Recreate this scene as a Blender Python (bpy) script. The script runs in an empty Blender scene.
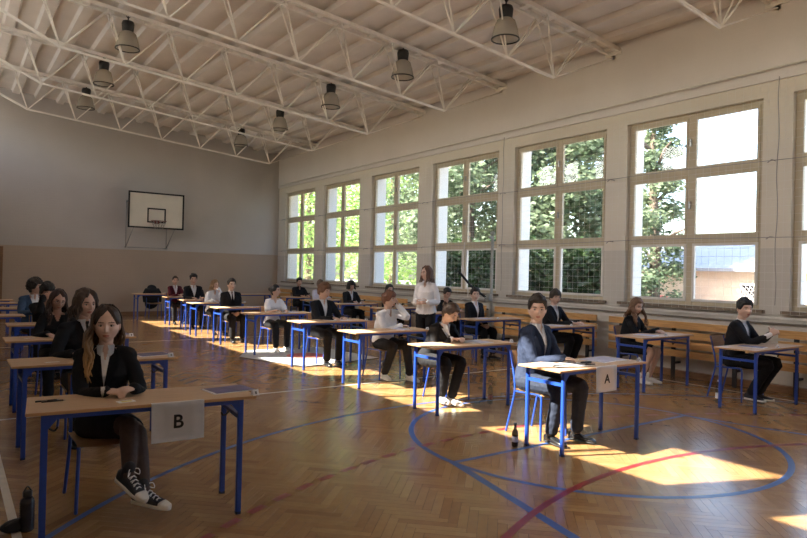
import bpy, bmesh, math, random
from mathutils import Vector, Matrix, noise
from mathutils.bvhtree import BVHTree
V = Vector
PI = math.pi
R = math.radians
C = bpy.context.scene.collection
random.seed(7)

# ------------------------------------------------------------------ materials
def new_mat(name):
    m = bpy.data.materials.new(name); m.use_nodes = True
    nt = m.node_tree; b = nt.nodes['Principled BSDF']
    return m, nt, b
def pmat(name, col, rough=.6, var=.12, scale=18, bump=0.0, bscale=None, metal=0, spec=.5, stretch=(1,1,1), coat=0):
    m, nt, b = new_mat(name); N = nt.nodes; L = nt.links
    tc = N.new('ShaderNodeTexCoord'); mp = N.new('ShaderNodeMapping'); mp.inputs['Scale'].default_value = stretch
    L.new(tc.outputs['Object'], mp.inputs['Vector'])
    no = N.new('ShaderNodeTexNoise'); no.inputs['Scale'].default_value = scale; no.inputs['Detail'].default_value = 4
    L.new(mp.outputs[0], no.inputs['Vector'])
    cr = N.new('ShaderNodeValToRGB')
    cr.color_ramp.elements[0].position = .3; cr.color_ramp.elements[1].position = .7
    cr.color_ramp.elements[0].color = tuple(max(0, c*(1-var)) for c in col)+(1,)
    cr.color_ramp.elements[1].color = tuple(min(1, c*(1+var)) for c in col)+(1,)
    L.new(no.outputs['Fac'], cr.inputs[0]); L.new(cr.outputs[0], b.inputs['Base Color'])
    b.inputs['Roughness'].default_value = rough; b.inputs['Metallic'].default_value = metal
    b.inputs['Specular IOR Level'].default_value = spec
    b.inputs['Coat Weight'].default_value = coat
    if bump:
        n2 = N.new('ShaderNodeTexNoise'); n2.inputs['Scale'].default_value = bscale or scale*4
        L.new(mp.outputs[0], n2.inputs['Vector'])
        bp = N.new('ShaderNodeBump'); bp.inputs['Strength'].default_value = bump; bp.inputs['Distance'].default_value = .01
        L.new(n2.outputs['Fac'], bp.inputs['Height']); L.new(bp.outputs[0], b.inputs['Normal'])
    return m

def wood(name, dark, light, stretch=(1,14,14), rough=.45, scale=4, coat=0):
    m = pmat(name, light, rough, 0, scale, stretch=stretch, bump=.08, bscale=scale*6, coat=coat)
    cr = [n for n in m.node_tree.nodes if n.type == 'VALTORGB'][0]
    cr.color_ramp.elements[0].color = dark+(1,); cr.color_ramp.elements[1].color = light+(1,)
    return m

M = {}
M['blue'] = pmat('blue_enamel', (.018,.065,.36), .32, .08, 30, coat=.2)
M['top'] = wood('desk_laminate', (.50,.33,.20), (.60,.41,.255), rough=.5)
M['edge'] = wood('desk_edge', (.46,.26,.12), (.56,.34,.17), rough=.5)
M['ply'] = wood('ply_wood', (.42,.25,.12), (.55,.36,.19), rough=.4)
M['plank'] = wood('pine_plank', (.50,.26,.08), (.70,.40,.15), stretch=(14,1,14), rough=.45)
M['blackmetal'] = pmat('black_metal', (.015,.015,.017), .5, .2)
M['steel'] = pmat('grey_steel', (.36,.37,.36), .35, .1, metal=.7)
M['greypaint'] = pmat('grey_painted_steel', (.32,.32,.29), .5, .15)
M['rubber'] = pmat('black_rubber', (.02,.02,.02), .7)
M['paper'] = pmat('white_paper', (.80,.79,.80), .7, .03)
M['ink'] = pmat('black_ink', (.01,.01,.01), .6, 0)
M['cover'] = pmat('violet_booklet_cover', (.10,.09,.22), .4, .5, 9)
M['lightcover'] = pmat('pale_violet_booklet_cover', (.48,.47,.62), .5, .2, 9)
M['yellow'] = pmat('yellow_highlight', (.75,.68,.25), .6, .2)
M['frame'] = pmat('window_frame_paint', (.52,.44,.30), .5, .06, 6)
M['whiteframe'] = pmat('window_frame_white_paint', (.74,.71,.64), .5, .06, 6)
M['sill'] = pmat('dark_sill', (.17,.13,.085), .5, .2, 6)
M['baseb'] = wood('baseboard_wood', (.20,.10,.045), (.30,.16,.075), stretch=(2,2,14))
M['truss'] = pmat('truss_paint', (.88,.84,.77), .5, .08, 5)
M['net'] = pmat('net_cord', (.72,.70,.66), .8, .05)
M['cord'] = pmat('steel_cord', (.30,.28,.25), .5, .05)
M['blackglass'] = pmat('dark_bottle', (.03,.025,.03), .25, .2)
M['white'] = pmat('white_shirt_cotton', (.78,.78,.80), .75, .05, 25, bump=.1)
M['sneaker'] = pmat('black_canvas', (.02,.02,.025), .8, .2, 60)
M['soles'] = pmat('white_rubber', (.68,.66,.60), .5, .08)
M['leather'] = pmat('black_leather', (.012,.012,.013), .25, .2)
M['board'] = pmat('backboard_panel', (.74,.70,.60), .5, .05, 3)
M['rimred'] = pmat('rim_paint', (.16,.04,.03), .5)
M['hull'] = pmat('lamp_housing', (.02,.02,.02), .45)
M['fabricblack'] = pmat('black_fabric', (.013,.013,.015), .9, .2, 40)

def wall_mat(name, upper, lower, z, brick=True, lowrough=.45):
    m, nt, b = new_mat(name); N = nt.nodes; L = nt.links
    g = N.new('ShaderNodeNewGeometry'); sp = N.new('ShaderNodeSeparateXYZ'); L.new(g.outputs['Position'], sp.inputs[0])
    mt = N.new('ShaderNodeMath'); mt.operation = 'GREATER_THAN'; mt.inputs[1].default_value = z; L.new(sp.outputs[2], mt.inputs[0])
    mx = N.new('ShaderNodeMix'); mx.data_type = 'RGBA'; L.new(mt.outputs[0], mx.inputs[0])
    mx.inputs[6].default_value = lower+(1,); mx.inputs[7].default_value = upper+(1,)
    no = N.new('ShaderNodeTexNoise'); no.inputs['Scale'].default_value = 1.2; no.inputs['Detail'].default_value = 6
    L.new(g.outputs['Position'], no.inputs['Vector'])
    mr = N.new('ShaderNodeMapRange'); mr.inputs[3].default_value = .9; mr.inputs[4].default_value = 1.06; L.new(no.outputs['Fac'], mr.inputs[0])
    mu = N.new('ShaderNodeVectorMath'); mu.operation = 'SCALE'; L.new(mx.outputs[2], mu.inputs[0]); L.new(mr.outputs[0], mu.inputs['Scale'])
    L.new(mu.outputs[0], b.inputs['Base Color'])
    b.inputs['Roughness'].default_value = .6
    # brick relief under the paint
    cb = N.new('ShaderNodeCombineXYZ'); ad = N.new('ShaderNodeMath'); ad.operation = 'ADD'
    L.new(sp.outputs[0], ad.inputs[0]); L.new(sp.outputs[1], ad.inputs[1]); L.new(ad.outputs[0], cb.inputs[0]); L.new(sp.outputs[2], cb.inputs[1])
    bt = N.new('ShaderNodeTexBrick'); bt.inputs['Scale'].default_value = 1; bt.inputs['Brick Width'].default_value = .26; bt.inputs['Row Height'].default_value = .075
    bt.inputs['Mortar Size'].default_value = .008; bt.inputs['Color1'].default_value = (1,1,1,1); bt.inputs['Color2'].default_value = (.9,.9,.9,1); bt.inputs['Mortar'].default_value = (0,0,0,1)
    L.new(cb.outputs[0], bt.inputs['Vector'])
    bp = N.new('ShaderNodeBump'); bp.inputs['Strength'].default_value = .35; bp.inputs['Distance'].default_value = .006
    L.new(bt.outputs['Color'], bp.inputs['Height']); L.new(bp.outputs[0], b.inputs['Normal'])
    return m
M['wall'] = wall_mat('painted_brick_wall', (.54,.505,.47), (.50,.395,.305), 2.1)
M['wallwin'] = wall_mat('painted_window_wall', (.72,.66,.55), (.60,.56,.49), 2.08)
M['upper'] = wall_mat('painted_upper_wall', (.76,.72,.69), (.76,.72,.69), -5)
M['outside'] = wall_mat('white_outer_brick', (.80,.77,.72), (.80,.77,.72), -5)
M['ceil'] = pmat('ceiling_paint', (.80,.75,.69), .7, .05, 2)
M['ground'] = pmat('pale_bounce_paving', (.56,.52,.46), .9, .15, 3)  # paving colour raised so light bounced off it brightens the ceiling
M['lowbounce'] = pmat('low_bounce_ground', (.13,.125,.12), .9, .15, 3)  # dark colour chosen to weaken ground bounce onto the left ceiling

def floor_mat():
    m, nt, b = new_mat('herringbone_parquet'); N = nt.nodes; L = nt.links
    at = N.new('ShaderNodeAttribute'); at.attribute_name = 'tint'
    cr = N.new('ShaderNodeValToRGB'); e = cr.color_ramp.elements
    e[0].position = 0; e[0].color = (.03,.015,.006,1)
    e[1].position = .1; e[1].color = (.26,.128,.046,1)
    x = e.new(.6); x.color = (.335,.187,.074,1); x = e.new(1); x.color = (.43,.252,.108,1)
    L.new(at.outputs['Fac'], cr.inputs[0])
    g = N.new('ShaderNodeNewGeometry')
    no = N.new('ShaderNodeTexNoise'); no.inputs['Scale'].default_value = 14; no.inputs['Detail'].default_value = 5
    L.new(g.outputs['Position'], no.inputs['Vector'])
    mr = N.new('ShaderNodeMapRange'); mr.inputs[3].default_value = .82; mr.inputs[4].default_value = 1.15; L.new(no.outputs['Fac'], mr.inputs[0])
    mu = N.new('ShaderNodeVectorMath'); mu.operation = 'SCALE'; L.new(cr.outputs[0], mu.inputs[0]); L.new(mr.outputs[0], mu.inputs['Scale'])
    L.new(mu.outputs[0], b.inputs['Base Color'])
    n2 = N.new('ShaderNodeTexNoise'); n2.inputs['Scale'].default_value = 2.5; n2.inputs['Detail'].default_value = 3
    L.new(g.outputs['Position'], n2.inputs['Vector'])
    m2 = N.new('ShaderNodeMapRange'); m2.inputs[3].default_value = .15; m2.inputs[4].default_value = .27; L.new(n2.outputs['Fac'], m2.inputs[0])
    L.new(m2.outputs[0], b.inputs['Roughness'])
    b.inputs['Specular IOR Level'].default_value = .55
    bp = N.new('ShaderNodeBump'); bp.inputs['Strength'].default_value = .12; bp.inputs['Distance'].default_value = .004
    n3 = N.new('ShaderNodeTexNoise'); n3.inputs['Scale'].default_value = 9; L.new(g.outputs['Position'], n3.inputs['Vector'])
    L.new(n3.outputs['Fac'], bp.inputs['Height']); L.new(bp.outputs[0], b.inputs['Normal'])
    return m
M['floor'] = floor_mat()
M['lineblue'] = pmat('blue_court_paint', (.04,.105,.32), .3, .15, 8)
M['linered'] = pmat('red_court_paint', (.23,.02,.022), .3, .15, 8)
M['linewhite'] = pmat('white_court_paint', (.62,.56,.48), .35, .12, 8)

def glass_mat(name, tint=(1,1,1), gl=.07, rough=.02):
    m, nt, b = new_mat(name); N = nt.nodes; L = nt.links
    N.remove(b)
    out = [n for n in N if n.type == 'OUTPUT_MATERIAL'][0]
    t = N.new('ShaderNodeBsdfTransparent'); t.inputs[0].default_value = tint+(1,)
    g = N.new('ShaderNodeBsdfGlossy'); g.inputs['Roughness'].default_value = rough
    lw = N.new('ShaderNodeLayerWeight'); lw.inputs[0].default_value = .5
    pw = N.new('ShaderNodeMath'); pw.operation = 'POWER'; pw.inputs[1].default_value = 4; L.new(lw.outputs['Facing'], pw.inputs[0])
    fr = N.new('ShaderNodeMath'); fr.operation = 'MULTIPLY_ADD'; fr.inputs[1].default_value = .6; fr.inputs[2].default_value = gl*.5; L.new(pw.outputs[0], fr.inputs[0])
    mx = N.new('ShaderNodeMixShader'); L.new(fr.outputs[0], mx.inputs[0]); L.new(t.outputs[0], mx.inputs[1]); L.new(g.outputs[0], mx.inputs[2])
    L.new(mx.outputs[0], out.inputs[0])
    return m
M['glass'] = glass_mat('window_glass', (.97,.98,.98))
def milk_mat():
    m, nt, b = new_mat('lamp_cover_plastic'); N = nt.nodes; L = nt.links
    b.inputs['Base Color'].default_value = (.62,.59,.54,1); b.inputs['Roughness'].default_value = .25
    t = N.new('ShaderNodeBsdfTransparent'); t.inputs[0].default_value = (.9,.88,.84,1); tl = N.new('ShaderNodeBsdfTranslucent'); tl.inputs[0].default_value = (.75,.72,.66,1)
    m1 = N.new('ShaderNodeMixShader'); m1.inputs[0].default_value = .5; m2 = N.new('ShaderNodeMixShader'); m2.inputs[0].default_value = .5
    out = [n for n in N if n.type == 'OUTPUT_MATERIAL'][0]
    L.new(b.outputs[0], m1.inputs[1]); L.new(tl.outputs[0], m1.inputs[2]); L.new(m1.outputs[0], m2.inputs[1]); L.new(t.outputs[0], m2.inputs[2]); L.new(m2.outputs[0], out.inputs[0])
    return m
M['lampglass'] = milk_mat()
M['bottleclear'] = glass_mat('clear_bottle_plastic', (.75,.80,.82), rough=.1)
M['bottledark'] = glass_mat('dark_bottle_glass', (.16,.17,.20), rough=.05)

# ------------------------------------------------------------------ mesh helpers
def box(bm, c, s, rot=None, mi=0):
    c = V(c); hx, hy, hz = s[0]/2, s[1]/2, s[2]/2
    vs = []
    for x in (-hx, hx):
        for y in (-hy, hy):
            for z in (-hz, hz):
                p = V((x, y, z))
                if rot is not None: p = rot @ p
                vs.append(bm.verts.new(c+p))
    for f in ((0,1,3,2),(4,6,7,5),(0,4,5,1),(2,3,7,6),(0,2,6,4),(1,5,7,3)):
        fc = bm.faces.new([vs[i] for i in f]); fc.material_index = mi
def bx(bm, x0, x1, y0, y1, z0, z1, mi=0):
    box(bm, ((x0+x1)/2, (y0+y1)/2, (z0+z1)/2), (abs(x1-x0), abs(y1-y0), abs(z1-z0)), None, mi)
def frame_of(d):
    d = d.normalized(); up = V((0,0,1)) if abs(d.z) < .9 else V((1,0,0))
    a = d.cross(up).normalized(); b = a.cross(d).normalized()
    return a, b
def loft(bm, rings, mi=0, cap=True, smooth=True):
    vr = [[bm.verts.new(p) for p in r] for r in rings]
    n = len(vr[0])
    for i in range(len(vr)-1):
        for j in range(n):
            f = bm.faces.new((vr[i][j], vr[i][(j+1) % n], vr[i+1][(j+1) % n], vr[i+1][j])); f.material_index = mi; f.smooth = smooth
    if cap:
        for r in (vr[0][::-1], vr[-1]):
            f = bm.faces.new(r); f.material_index = mi
def bar(bm, a, b, r, seg=8, mi=0, r2=None):
    a = V(a); b = V(b); u, w = frame_of(b-a); r2 = r if r2 is None else r2
    loft(bm, [[p+u*q*math.cos(2*PI*k/seg)+w*q*math.sin(2*PI*k/seg) for k in range(seg)] for p, q in ((a, r), (b, r2))], mi)
def sqbar(bm, a, b, w, h=None, mi=0):
    a = V(a); b = V(b); h = h or w; u, t = frame_of(b-a)
    loft(bm, [[p+u*sx*w/2+t*sy*h/2 for sx, sy in ((-1,-1),(1,-1),(1,1),(-1,1))] for p in (a, b)], mi, smooth=False)
def catmull(pts, rad, n=4):
    P = [V(p) for p in pts]; P = [2*P[0]-P[1]]+P+[2*P[-1]-P[-2]]; Rr = [rad[0]]+list(rad)+[rad[-1]]
    out, ro = [], []
    for i in range(1, len(P)-2):
        for k in range(n):
            t = k/n
            p = .5*((2*P[i])+(P[i+1]-P[i-1])*t+(2*P[i-1]-5*P[i]+4*P[i+1]-P[i+2])*t*t+(3*P[i]-P[i-1]-3*P[i+1]+P[i+2])*t**3)
            out.append(p); ro.append(Rr[i]*(1-t)+Rr[i+1]*t)
    out.append(P[-2]); ro.append(Rr[-2])
    return out, ro
def tube(bm, pts, rad, seg=8, n=4, mi=0, flat=1.0, caps=True, flatdir=None):
    """smooth tube through points with per point radii and round ends"""
    if not isinstance(rad, (list, tuple)): rad = [rad]*len(pts)
    P, Q = catmull(pts, rad, n)
    rings = []
    d0 = (P[1]-P[0]).normalized(); u, w = frame_of(d0)
    if flatdir is not None:
        w = (V(flatdir)-d0*d0.dot(V(flatdir))).normalized(); u = d0.cross(w)
    for i, p in enumerate(P):
        d = (P[min(i+1, len(P)-1)]-P[max(i-1, 0)]).normalized()
        u = (u-d*u.dot(d)).normalized(); w = d.cross(u)*1.0
        def ring(c, q): return [c+u*q*math.cos(2*PI*k/seg)+w*q*flat*math.sin(2*PI*k/seg) for k in range(seg)]
        if i == 0 and caps:
            for a in (80, 50, 25): rings.append(ring(p-d*Q[0]*math.sin(R(a)), Q[0]*math.cos(R(a))))
        rings.append(ring(p, Q[i]))
        if i == len(P)-1 and caps:
            for a in (25, 50, 80): rings.append(ring(p+d*Q[-1]*math.sin(R(a)), Q[-1]*math.cos(R(a))))
    loft(bm, rings, mi)
def lathe(bm, prof, c=(0,0,0), seg=20, mi=0, cap=True):
    c = V(c)
    loft(bm, [[c+V((r*math.cos(2*PI*k/seg), r*math.sin(2*PI*k/seg), z)) for k in range(seg)] for r, z in prof], mi, cap)
def ellipsoid(bm, c, r, seg=16, rings=10, rot=None, mi=0):
    c = V(c); L = []
    for i in range(rings+1):
        a = -PI/2+PI*i/rings; a = max(min(a, PI/2-.02), -PI/2+.02)
        L.append([c+(rot or Matrix.Identity(3)) @ V((r[0]*math.cos(a)*math.cos(2*PI*k/seg), r[1]*math.cos(a)*math.sin(2*PI*k/seg), r[2]*math.sin(a))) for k in range(seg)])
    loft(bm, L, mi)

def obj(name, bm, mats, parent=None, normals=True):
    me = bpy.data.meshes.new(name)
    if isinstance(bm, bpy.types.Mesh): me = bm
    else:
        if normals: bmesh.ops.recalc_face_normals(bm, faces=bm.faces)
        bm.to_mesh(me); bm.free()
    if not isinstance(mats, (list, tuple)): mats = [mats]
    if isinstance(bm, bpy.types.Mesh) and len(me.materials): me.materials.clear()
    for m in mats: me.materials.append(M[m] if isinstance(m, str) else m)
    o = bpy.data.objects.new(name, me); C.objects.link(o)
    if parent: o.parent = parent
    return o
def tag(o, label=None, cat=None, group=None, kind=None):
    if label: o['label'] = label
    if cat: o['category'] = cat
    if group: o['group'] = group
    if kind: o['kind'] = kind
    return o
def thing(name, label, cat, loc=(0,0,0), rz=0, group=None):
    o = bpy.data.objects.new(name, None); C.objects.link(o); o.empty_display_size = .1
    o.location = loc; o.rotation_euler = (0,0,rz)
    return tag(o, label, cat, group)
def struct(name, bm, m, parent=None):
    o = obj(name, bm, m, parent)
    if not parent: o['kind'] = 'structure'
    return o
KIDS = {}
def dup(root, loc, rz=0, label=None, group=None):
    r = root.copy(); C.objects.link(r); r.location = loc; r.rotation_euler = (0,0,rz)
    if label: r['label'] = label
    if group: r['group'] = group
    for ch in list(root.children):
        c = ch.copy(); C.objects.link(c); c.parent = r
        for g in list(ch.children):
            d = g.copy(); C.objects.link(d); d.parent = c
    return r
def B(): return bmesh.new()

# ------------------------------------------------------------------ room
WX, LX, Y0, Y1 = 9.8, -.55, -3.2, 21.4
def roof(x): return 5.75+.09*(9.8-x)
# floor of herringbone planks
bm = B(); w, l = .063, .378; ly = bm.faces.layers.float.new('tint')
c45 = math.sqrt(.5)
def plank(x0, y0, x1, y1):
    g = .0007
    P = [((x+0)*c45-(y+0)*c45, x*c45+y*c45) for x, y in ((x0+g, y0+g), (x1-g, y0+g), (x1-g, y1-g), (x0+g, y1-g))]
    cx = sum(p[0] for p in P)/4; cy = sum(p[1] for p in P)/4
    if cx < LX-.1 or cx > WX+.1 or cy < Y0-.1 or cy > Y1+.1: return
    f = bm.faces.new([bm.verts.new((p[0], p[1], 0)) for p in P]); f[ly] = .12+.88*min(1, max(0, random.gauss(.5, .19)))
for m_ in range(-75, 75):
    for k in range(-520, 520):
        ox = k*w+m_*l; oy = k*w-m_*l
        wx = ox*c45-oy*c45; wy = ox*c45+oy*c45
        if wx < LX-1 or wx > WX+1 or wy < Y0-1 or wy > Y1+1: continue
        plank(ox, oy, ox+l, oy+w); plank(ox, oy+w, ox+w, oy+w+l)
f = bm.faces.new([bm.verts.new(p) for p in ((LX-.2,Y0-.2,-.0006),(WX+.3,Y0-.2,-.0006),(WX+.3,Y1+.2,-.0006),(LX-.2,Y1+.2,-.0006))]); f[ly] = 0.03
struct('floor', bm, 'floor')

# window wall
WIN = [(1.74+2.75*k-2.75*2, 4.01+2.75*k-2.75*2) for k in range(9)]   # openings along Y
WIN = []
edges = [(4.46,6.78),(7.22,9.54),(10.02,12.36),(12.93,15.17),(15.80,18.02),(18.60,20.84),(1.74,4.05),(-1.02,1.26)]
WIN = edges
SZ, TZ = 1.17, 4.33
def wallx(y): return WX
bm = B()
bx(bm, WX, WX+.5, Y0-.3, Y1+.3, -.6, SZ)
bx(bm, WX, WX+.5, Y0-.3, Y1+.3, TZ, 4.55)
ys = sorted(edges)
prev = Y0-.3
for a, b in ys:
    bx(bm, WX, WX+.5, prev, a, SZ, TZ); prev = b
bx(bm, WX, WX+.5, prev, Y1+.3, SZ, TZ)
struct('wall_right', bm, 'wallwin')
bm = B(); bx(bm, WX-.04, WX+.5, Y0-.3, Y1+.3, 4.55, 6.1); struct('trim_1', bm, 'upper')
bm = B()   # back wall
bx(bm, LX-.3, WX+.5, Y1, Y1+.3, -.6, 7.2); struct('wall_back', bm, 'wall')
bm = B(); bx(bm, LX-.3, WX+.5, Y0-.3, Y0, -.6, 7.2); struct('wall_front', bm, 'wall')
# left wall with a band of high windows
CLZ0, CLZ1 = 5.0, 6.28
piers = [4.535+2.865*k for k in range(-3, 7)]
bm = B()
bx(bm, LX-.25, LX, Y0-.3, Y1+.3, -.6, CLZ0); bx(bm, LX-.25, LX, Y0-.3, Y1+.3, CLZ1, 7.2)
for p in piers: bx(bm, LX-.25, LX, p-.33, p+.33, CLZ0, CLZ1)
bx(bm, LX-.25, LX, Y0-.3, Y0+.2, CLZ0, CLZ1)
struct('wall_left', bm, 'wall')
n = 20
for a, b in zip(piers[:-1], piers[1:]):
    bm = B(); y0, y1 = a+.33, b-.33
    for (p, q, r_, s) in ((y0, y1, CLZ0, CLZ0+.05), (y0, y1, CLZ1-.05, CLZ1), (y0, y0+.05, CLZ0, CLZ1), (y1-.05, y1, CLZ0, CLZ1), ((y0+y1)/2-.03, (y0+y1)/2+.03, CLZ0, CLZ1)):
        bx(bm, LX-.16, LX-.10, p, q, r_, s)
    fr = struct('window_%d' % n, bm, 'frame'); n += 1
    bm = B(); bx(bm, LX-.132, LX-.128, y0, y1, CLZ0, CLZ1); obj('glass_pane', bm, 'glass', fr)
# ceiling: sloping deck with ribs along the hall
bm = B(); prof = []
x = LX-.3
while x < WX+.6:
    for dx, dz in ((0, 0), (.16, 0), (.20, .085), (.52, .085), (.56, 0)): prof.append((x+dx, roof(x+dx)+dz))
    x += .565
vs = [[bm.verts.new((px, yy, pz)) for px, pz in prof] for yy in (Y0-.3, Y1+.3)]
vt = [[bm.verts.new((px, yy, pz+.3)) for px, pz in ((prof[0]), (prof[-1]))] for yy in (Y0-.3, Y1+.3)]
for i in range(len(prof)-1): bm.faces.new((vs[0][i], vs[0][i+1], vs[1][i+1], vs[1][i]))
bm.faces.new((vt[0][0], vt[1][0], vt[1][1], vt[0][1]))
struct('ceiling', bm, 'ceil')
# baseboards
bm = B(); bx(bm, LX, WX, Y1-.025, Y1, 0, .12); struct('baseboard_back', bm, 'baseb')
bm = B(); bx(bm, WX-.1, WX, Y0, Y1, 0, .10); struct('baseboard_right', bm, 'baseb')
bm = B(); bx(bm, LX, LX+.025, Y0, Y1, 0, .10); struct('baseboard_left', bm, 'baseb')
# door at the left end of the back wall
bm = B(); bx(bm, .28, 1.27, Y1-.05, Y1-.005, 0, 2.06); d = struct('door_1', bm, 'baseb')
bm = B(); bx(bm, 1.13, 1.16, Y1-.1, Y1-.05, .98, 1.12); bar(bm, (1.145, Y1-.09, 1.05), (1.02, Y1-.09, 1.05), .01); obj('door_handle', bm, 'blackmetal', d)
# pier casing lines at the corner, ledges and pipes
bm = B(); bx(bm, WX-.03, WX+.02, Y0, Y1, 1.04, 1.07); struct('trim_2', bm, 'whiteframe')
bm = B()
bar(bm, (WX-.10, Y0, 4.75), (WX-.10, Y1-.3, 4.63), .018)
for k in range(9):
    y = -2+k*2.8; bar(bm, (WX-.10, y, 4.75-.12*(y-Y0)/24.6), (WX-.04, y, 4.75-.12*(y-Y0)/24.6), .01)
struct('trim_3', bm, 'whiteframe')
bm = B(); bar(bm, (WX-.06, Y0, .985), (WX-.06, Y1, .985), .012); struct('trim_4', bm, 'cord')

# windows
n = 1
WORD = {}
def window(y0, y1):
    global n
    ym = (y0+y1)/2; X0, X1 = WX+.10, WX+.17
    f = struct('window_%d' % n, B(), 'frame')
    bm = B(); zs = [SZ, 2.235, 3.35, TZ]
    fw = .075
    bx(bm, X0, X1, y0, y0+fw, SZ, TZ); bx(bm, X0, X1, y1-fw, y1, SZ, TZ)
    bx(bm, X0-.01, X1, ym-.05, ym+.05, SZ, TZ)
    bx(bm, X0, X1, y0+fw, y1-fw, SZ, SZ+.06); bx(bm, X0, X1, y0+fw, y1-fw, TZ-fw, TZ)
    for z in zs[1:3]: bx(bm, X0-.012, X1, y0+fw, y1-fw, z-.055, z+.055)
    bm2 = bmesh.new()
    bm.to_mesh(f.data); bm.free()
    n += 1
    # sashes
    for i in range(3):
        for a, b in ((y0+fw, ym-.05), (ym+.05, y1-fw)):
            z0 = zs[i]+(.06 if i == 0 else .055); z1 = zs[i+1]-(.075 if i == 2 else .055); s = .042
            bm = B()
            bx(bm, X0-.02, X0+.03, a, a+s, z0, z1); bx(bm, X0-.02, X0+.03, b-s, b, z0, z1)
            bx(bm, X0-.02, X0+.03, a+s, b-s, z0, z0+s); bx(bm, X0-.02, X0+.03, a+s, b-s, z1-s, z1)
            o = obj('window_sash', bm, 'whiteframe' if i == 0 else 'frame', f)
            bm = B(); bx(bm, X0+.006, X0+.010, a+s, b-s, z0+s, z1-s); obj('glass_pane', bm, 'glass', o)
    bm = B(); bx(bm, X0-.05, X0-.02, ym-.015, ym+.015, 2.75, 2.87); bx(bm, X0-.05, X0-.02, ym-.015, ym+.015, 3.78, 3.9); obj('window_handle', bm, 'steel', f)
    bm = B(); bx(bm, WX-.09, WX+.10, y0-.08, y1+.08, SZ-.05, SZ-.005); obj('window_sill', bm, 'sill', f)
    bm = B()
    bx(bm, WX+.17, WX+.5, y0-.002, y0+.012, SZ, TZ); bx(bm, WX+.17, WX+.5, y1-.012, y1+.002, SZ, TZ); bx(bm, WX+.17, WX+.55, y0, y1, SZ-.03, SZ+.012)
    obj('outer_reveal', bm, 'outside', f)
for a, b in edges: window(a, b)

# court markings
def strip(name, pts, width, mat, closed=False, z=.0012, dash=None):
    bm = B()
    def seg(P):
        L, Rr = [], []
        for i, p in enumerate(P):
            a = P[max(i-1, 0)]; b = P[min(i+1, len(P)-1)]
            if closed and not dash:
                a = P[(i-1) % len(P)]; b = P[(i+1) % len(P)]
            dx, dy = b[0]-a[0], b[1]-a[1]; q = math.hypot(dx, dy); nx, ny = -dy/q*width/2, dx/q*width/2
            L.append(bm.verts.new((p[0]+nx, p[1]+ny, z))); Rr.append(bm.verts.new((p[0]-nx, p[1]-ny, z)))
        rng = range(len(P)) if (closed and not dash) else range(len(P)-1)
        for i in rng:
            j = (i+1) % len(P); bm.faces.new((L[i], Rr[i], Rr[j], L[j]))
    if dash:
        i = 0
        while i+dash[0] < len(pts): seg(pts[i:i+dash[0]+1]); i += dash[0]+dash[1]
    else: seg(pts)
    return struct(name, bm, mat)
def arc(cx, cy, r, a0, a1, n=90): return [(cx+r*math.cos(R(a0+(a1-a0)*i/n)), cy+r*math.sin(R(a0+(a1-a0)*i/n))) for i in range(n+1)]
tn = 10
def T_(*a, **k):
    global tn
    o = strip('trim_%d' % tn, *a, z=.0008+.00015*(tn-10), **k); tn += 1; return o
T_(arc(5.26, 4.04, 1.77, 0, 356, 88), .052, 'lineblue', closed=True)
T_([(3.5, 4.03), (7.0, 4.0)], .05, 'lineblue')
T_([(3.5, 4.06), (2.18, -1.7)], .07, 'lineblue')
T_([(7.0, 4.03), (8.36, -1.7)], .05, 'lineblue')
T_(arc(4.78, -1.6, 4.75, 8, 172), .055, 'linered')
T_(arc(4.5, -1.25, 5.89, 2, 178, 700), .06, 'linered', dash=(6, 4))
T_(arc(4.6, .65, 5.4, 5, 175), .045, 'lineblue')
T_([(.36, -2), (.36, 19.5)], .05, 'linewhite')
T_([(9.17, -2), (9.17, 19.5)], .045, 'linewhite')
for y in (7.53, 13.9, 19.5): T_([(.36, y), (9.17, y)], .045, 'linewhite')
# pale floor mat between the rows
bm = B(); pts = [(4.25,10.8),(4.75,9.25),(6.45,9.6),(6.25,11.5),(4.7,11.6)]
vb = [bm.verts.new((x, y, .002)) for x, y in pts]; vt = [bm.verts.new((x, y, .012)) for x, y in pts]
bm.faces.new(vt)
for i in range(5): bm.faces.new((vb[i], vb[(i+1) % 5], vt[(i+1) % 5], vt[i])).material_index = 1
bm.normal_update()
mt = obj('floor_mat', bm, ['linewhite', 'blackmetal']); tag(mt, 'pale grey floor mat with a red patch under the middle row', 'mat')
M['matgrey'] = pmat('mat_cloth', (.40,.39,.38), .8, .1); mt.data.materials[0] = M['matgrey']
bm = B(); bmesh.ops.create_circle(bm, cap_ends=True, radius=.38, segments=24, matrix=Matrix.Translation((5.4,10.4,.0135))); M['matred'] = pmat('mat_red_patch', (.45,.12,.09), .8, .2); obj('red_patch', bm, 'matred', mt)
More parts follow.
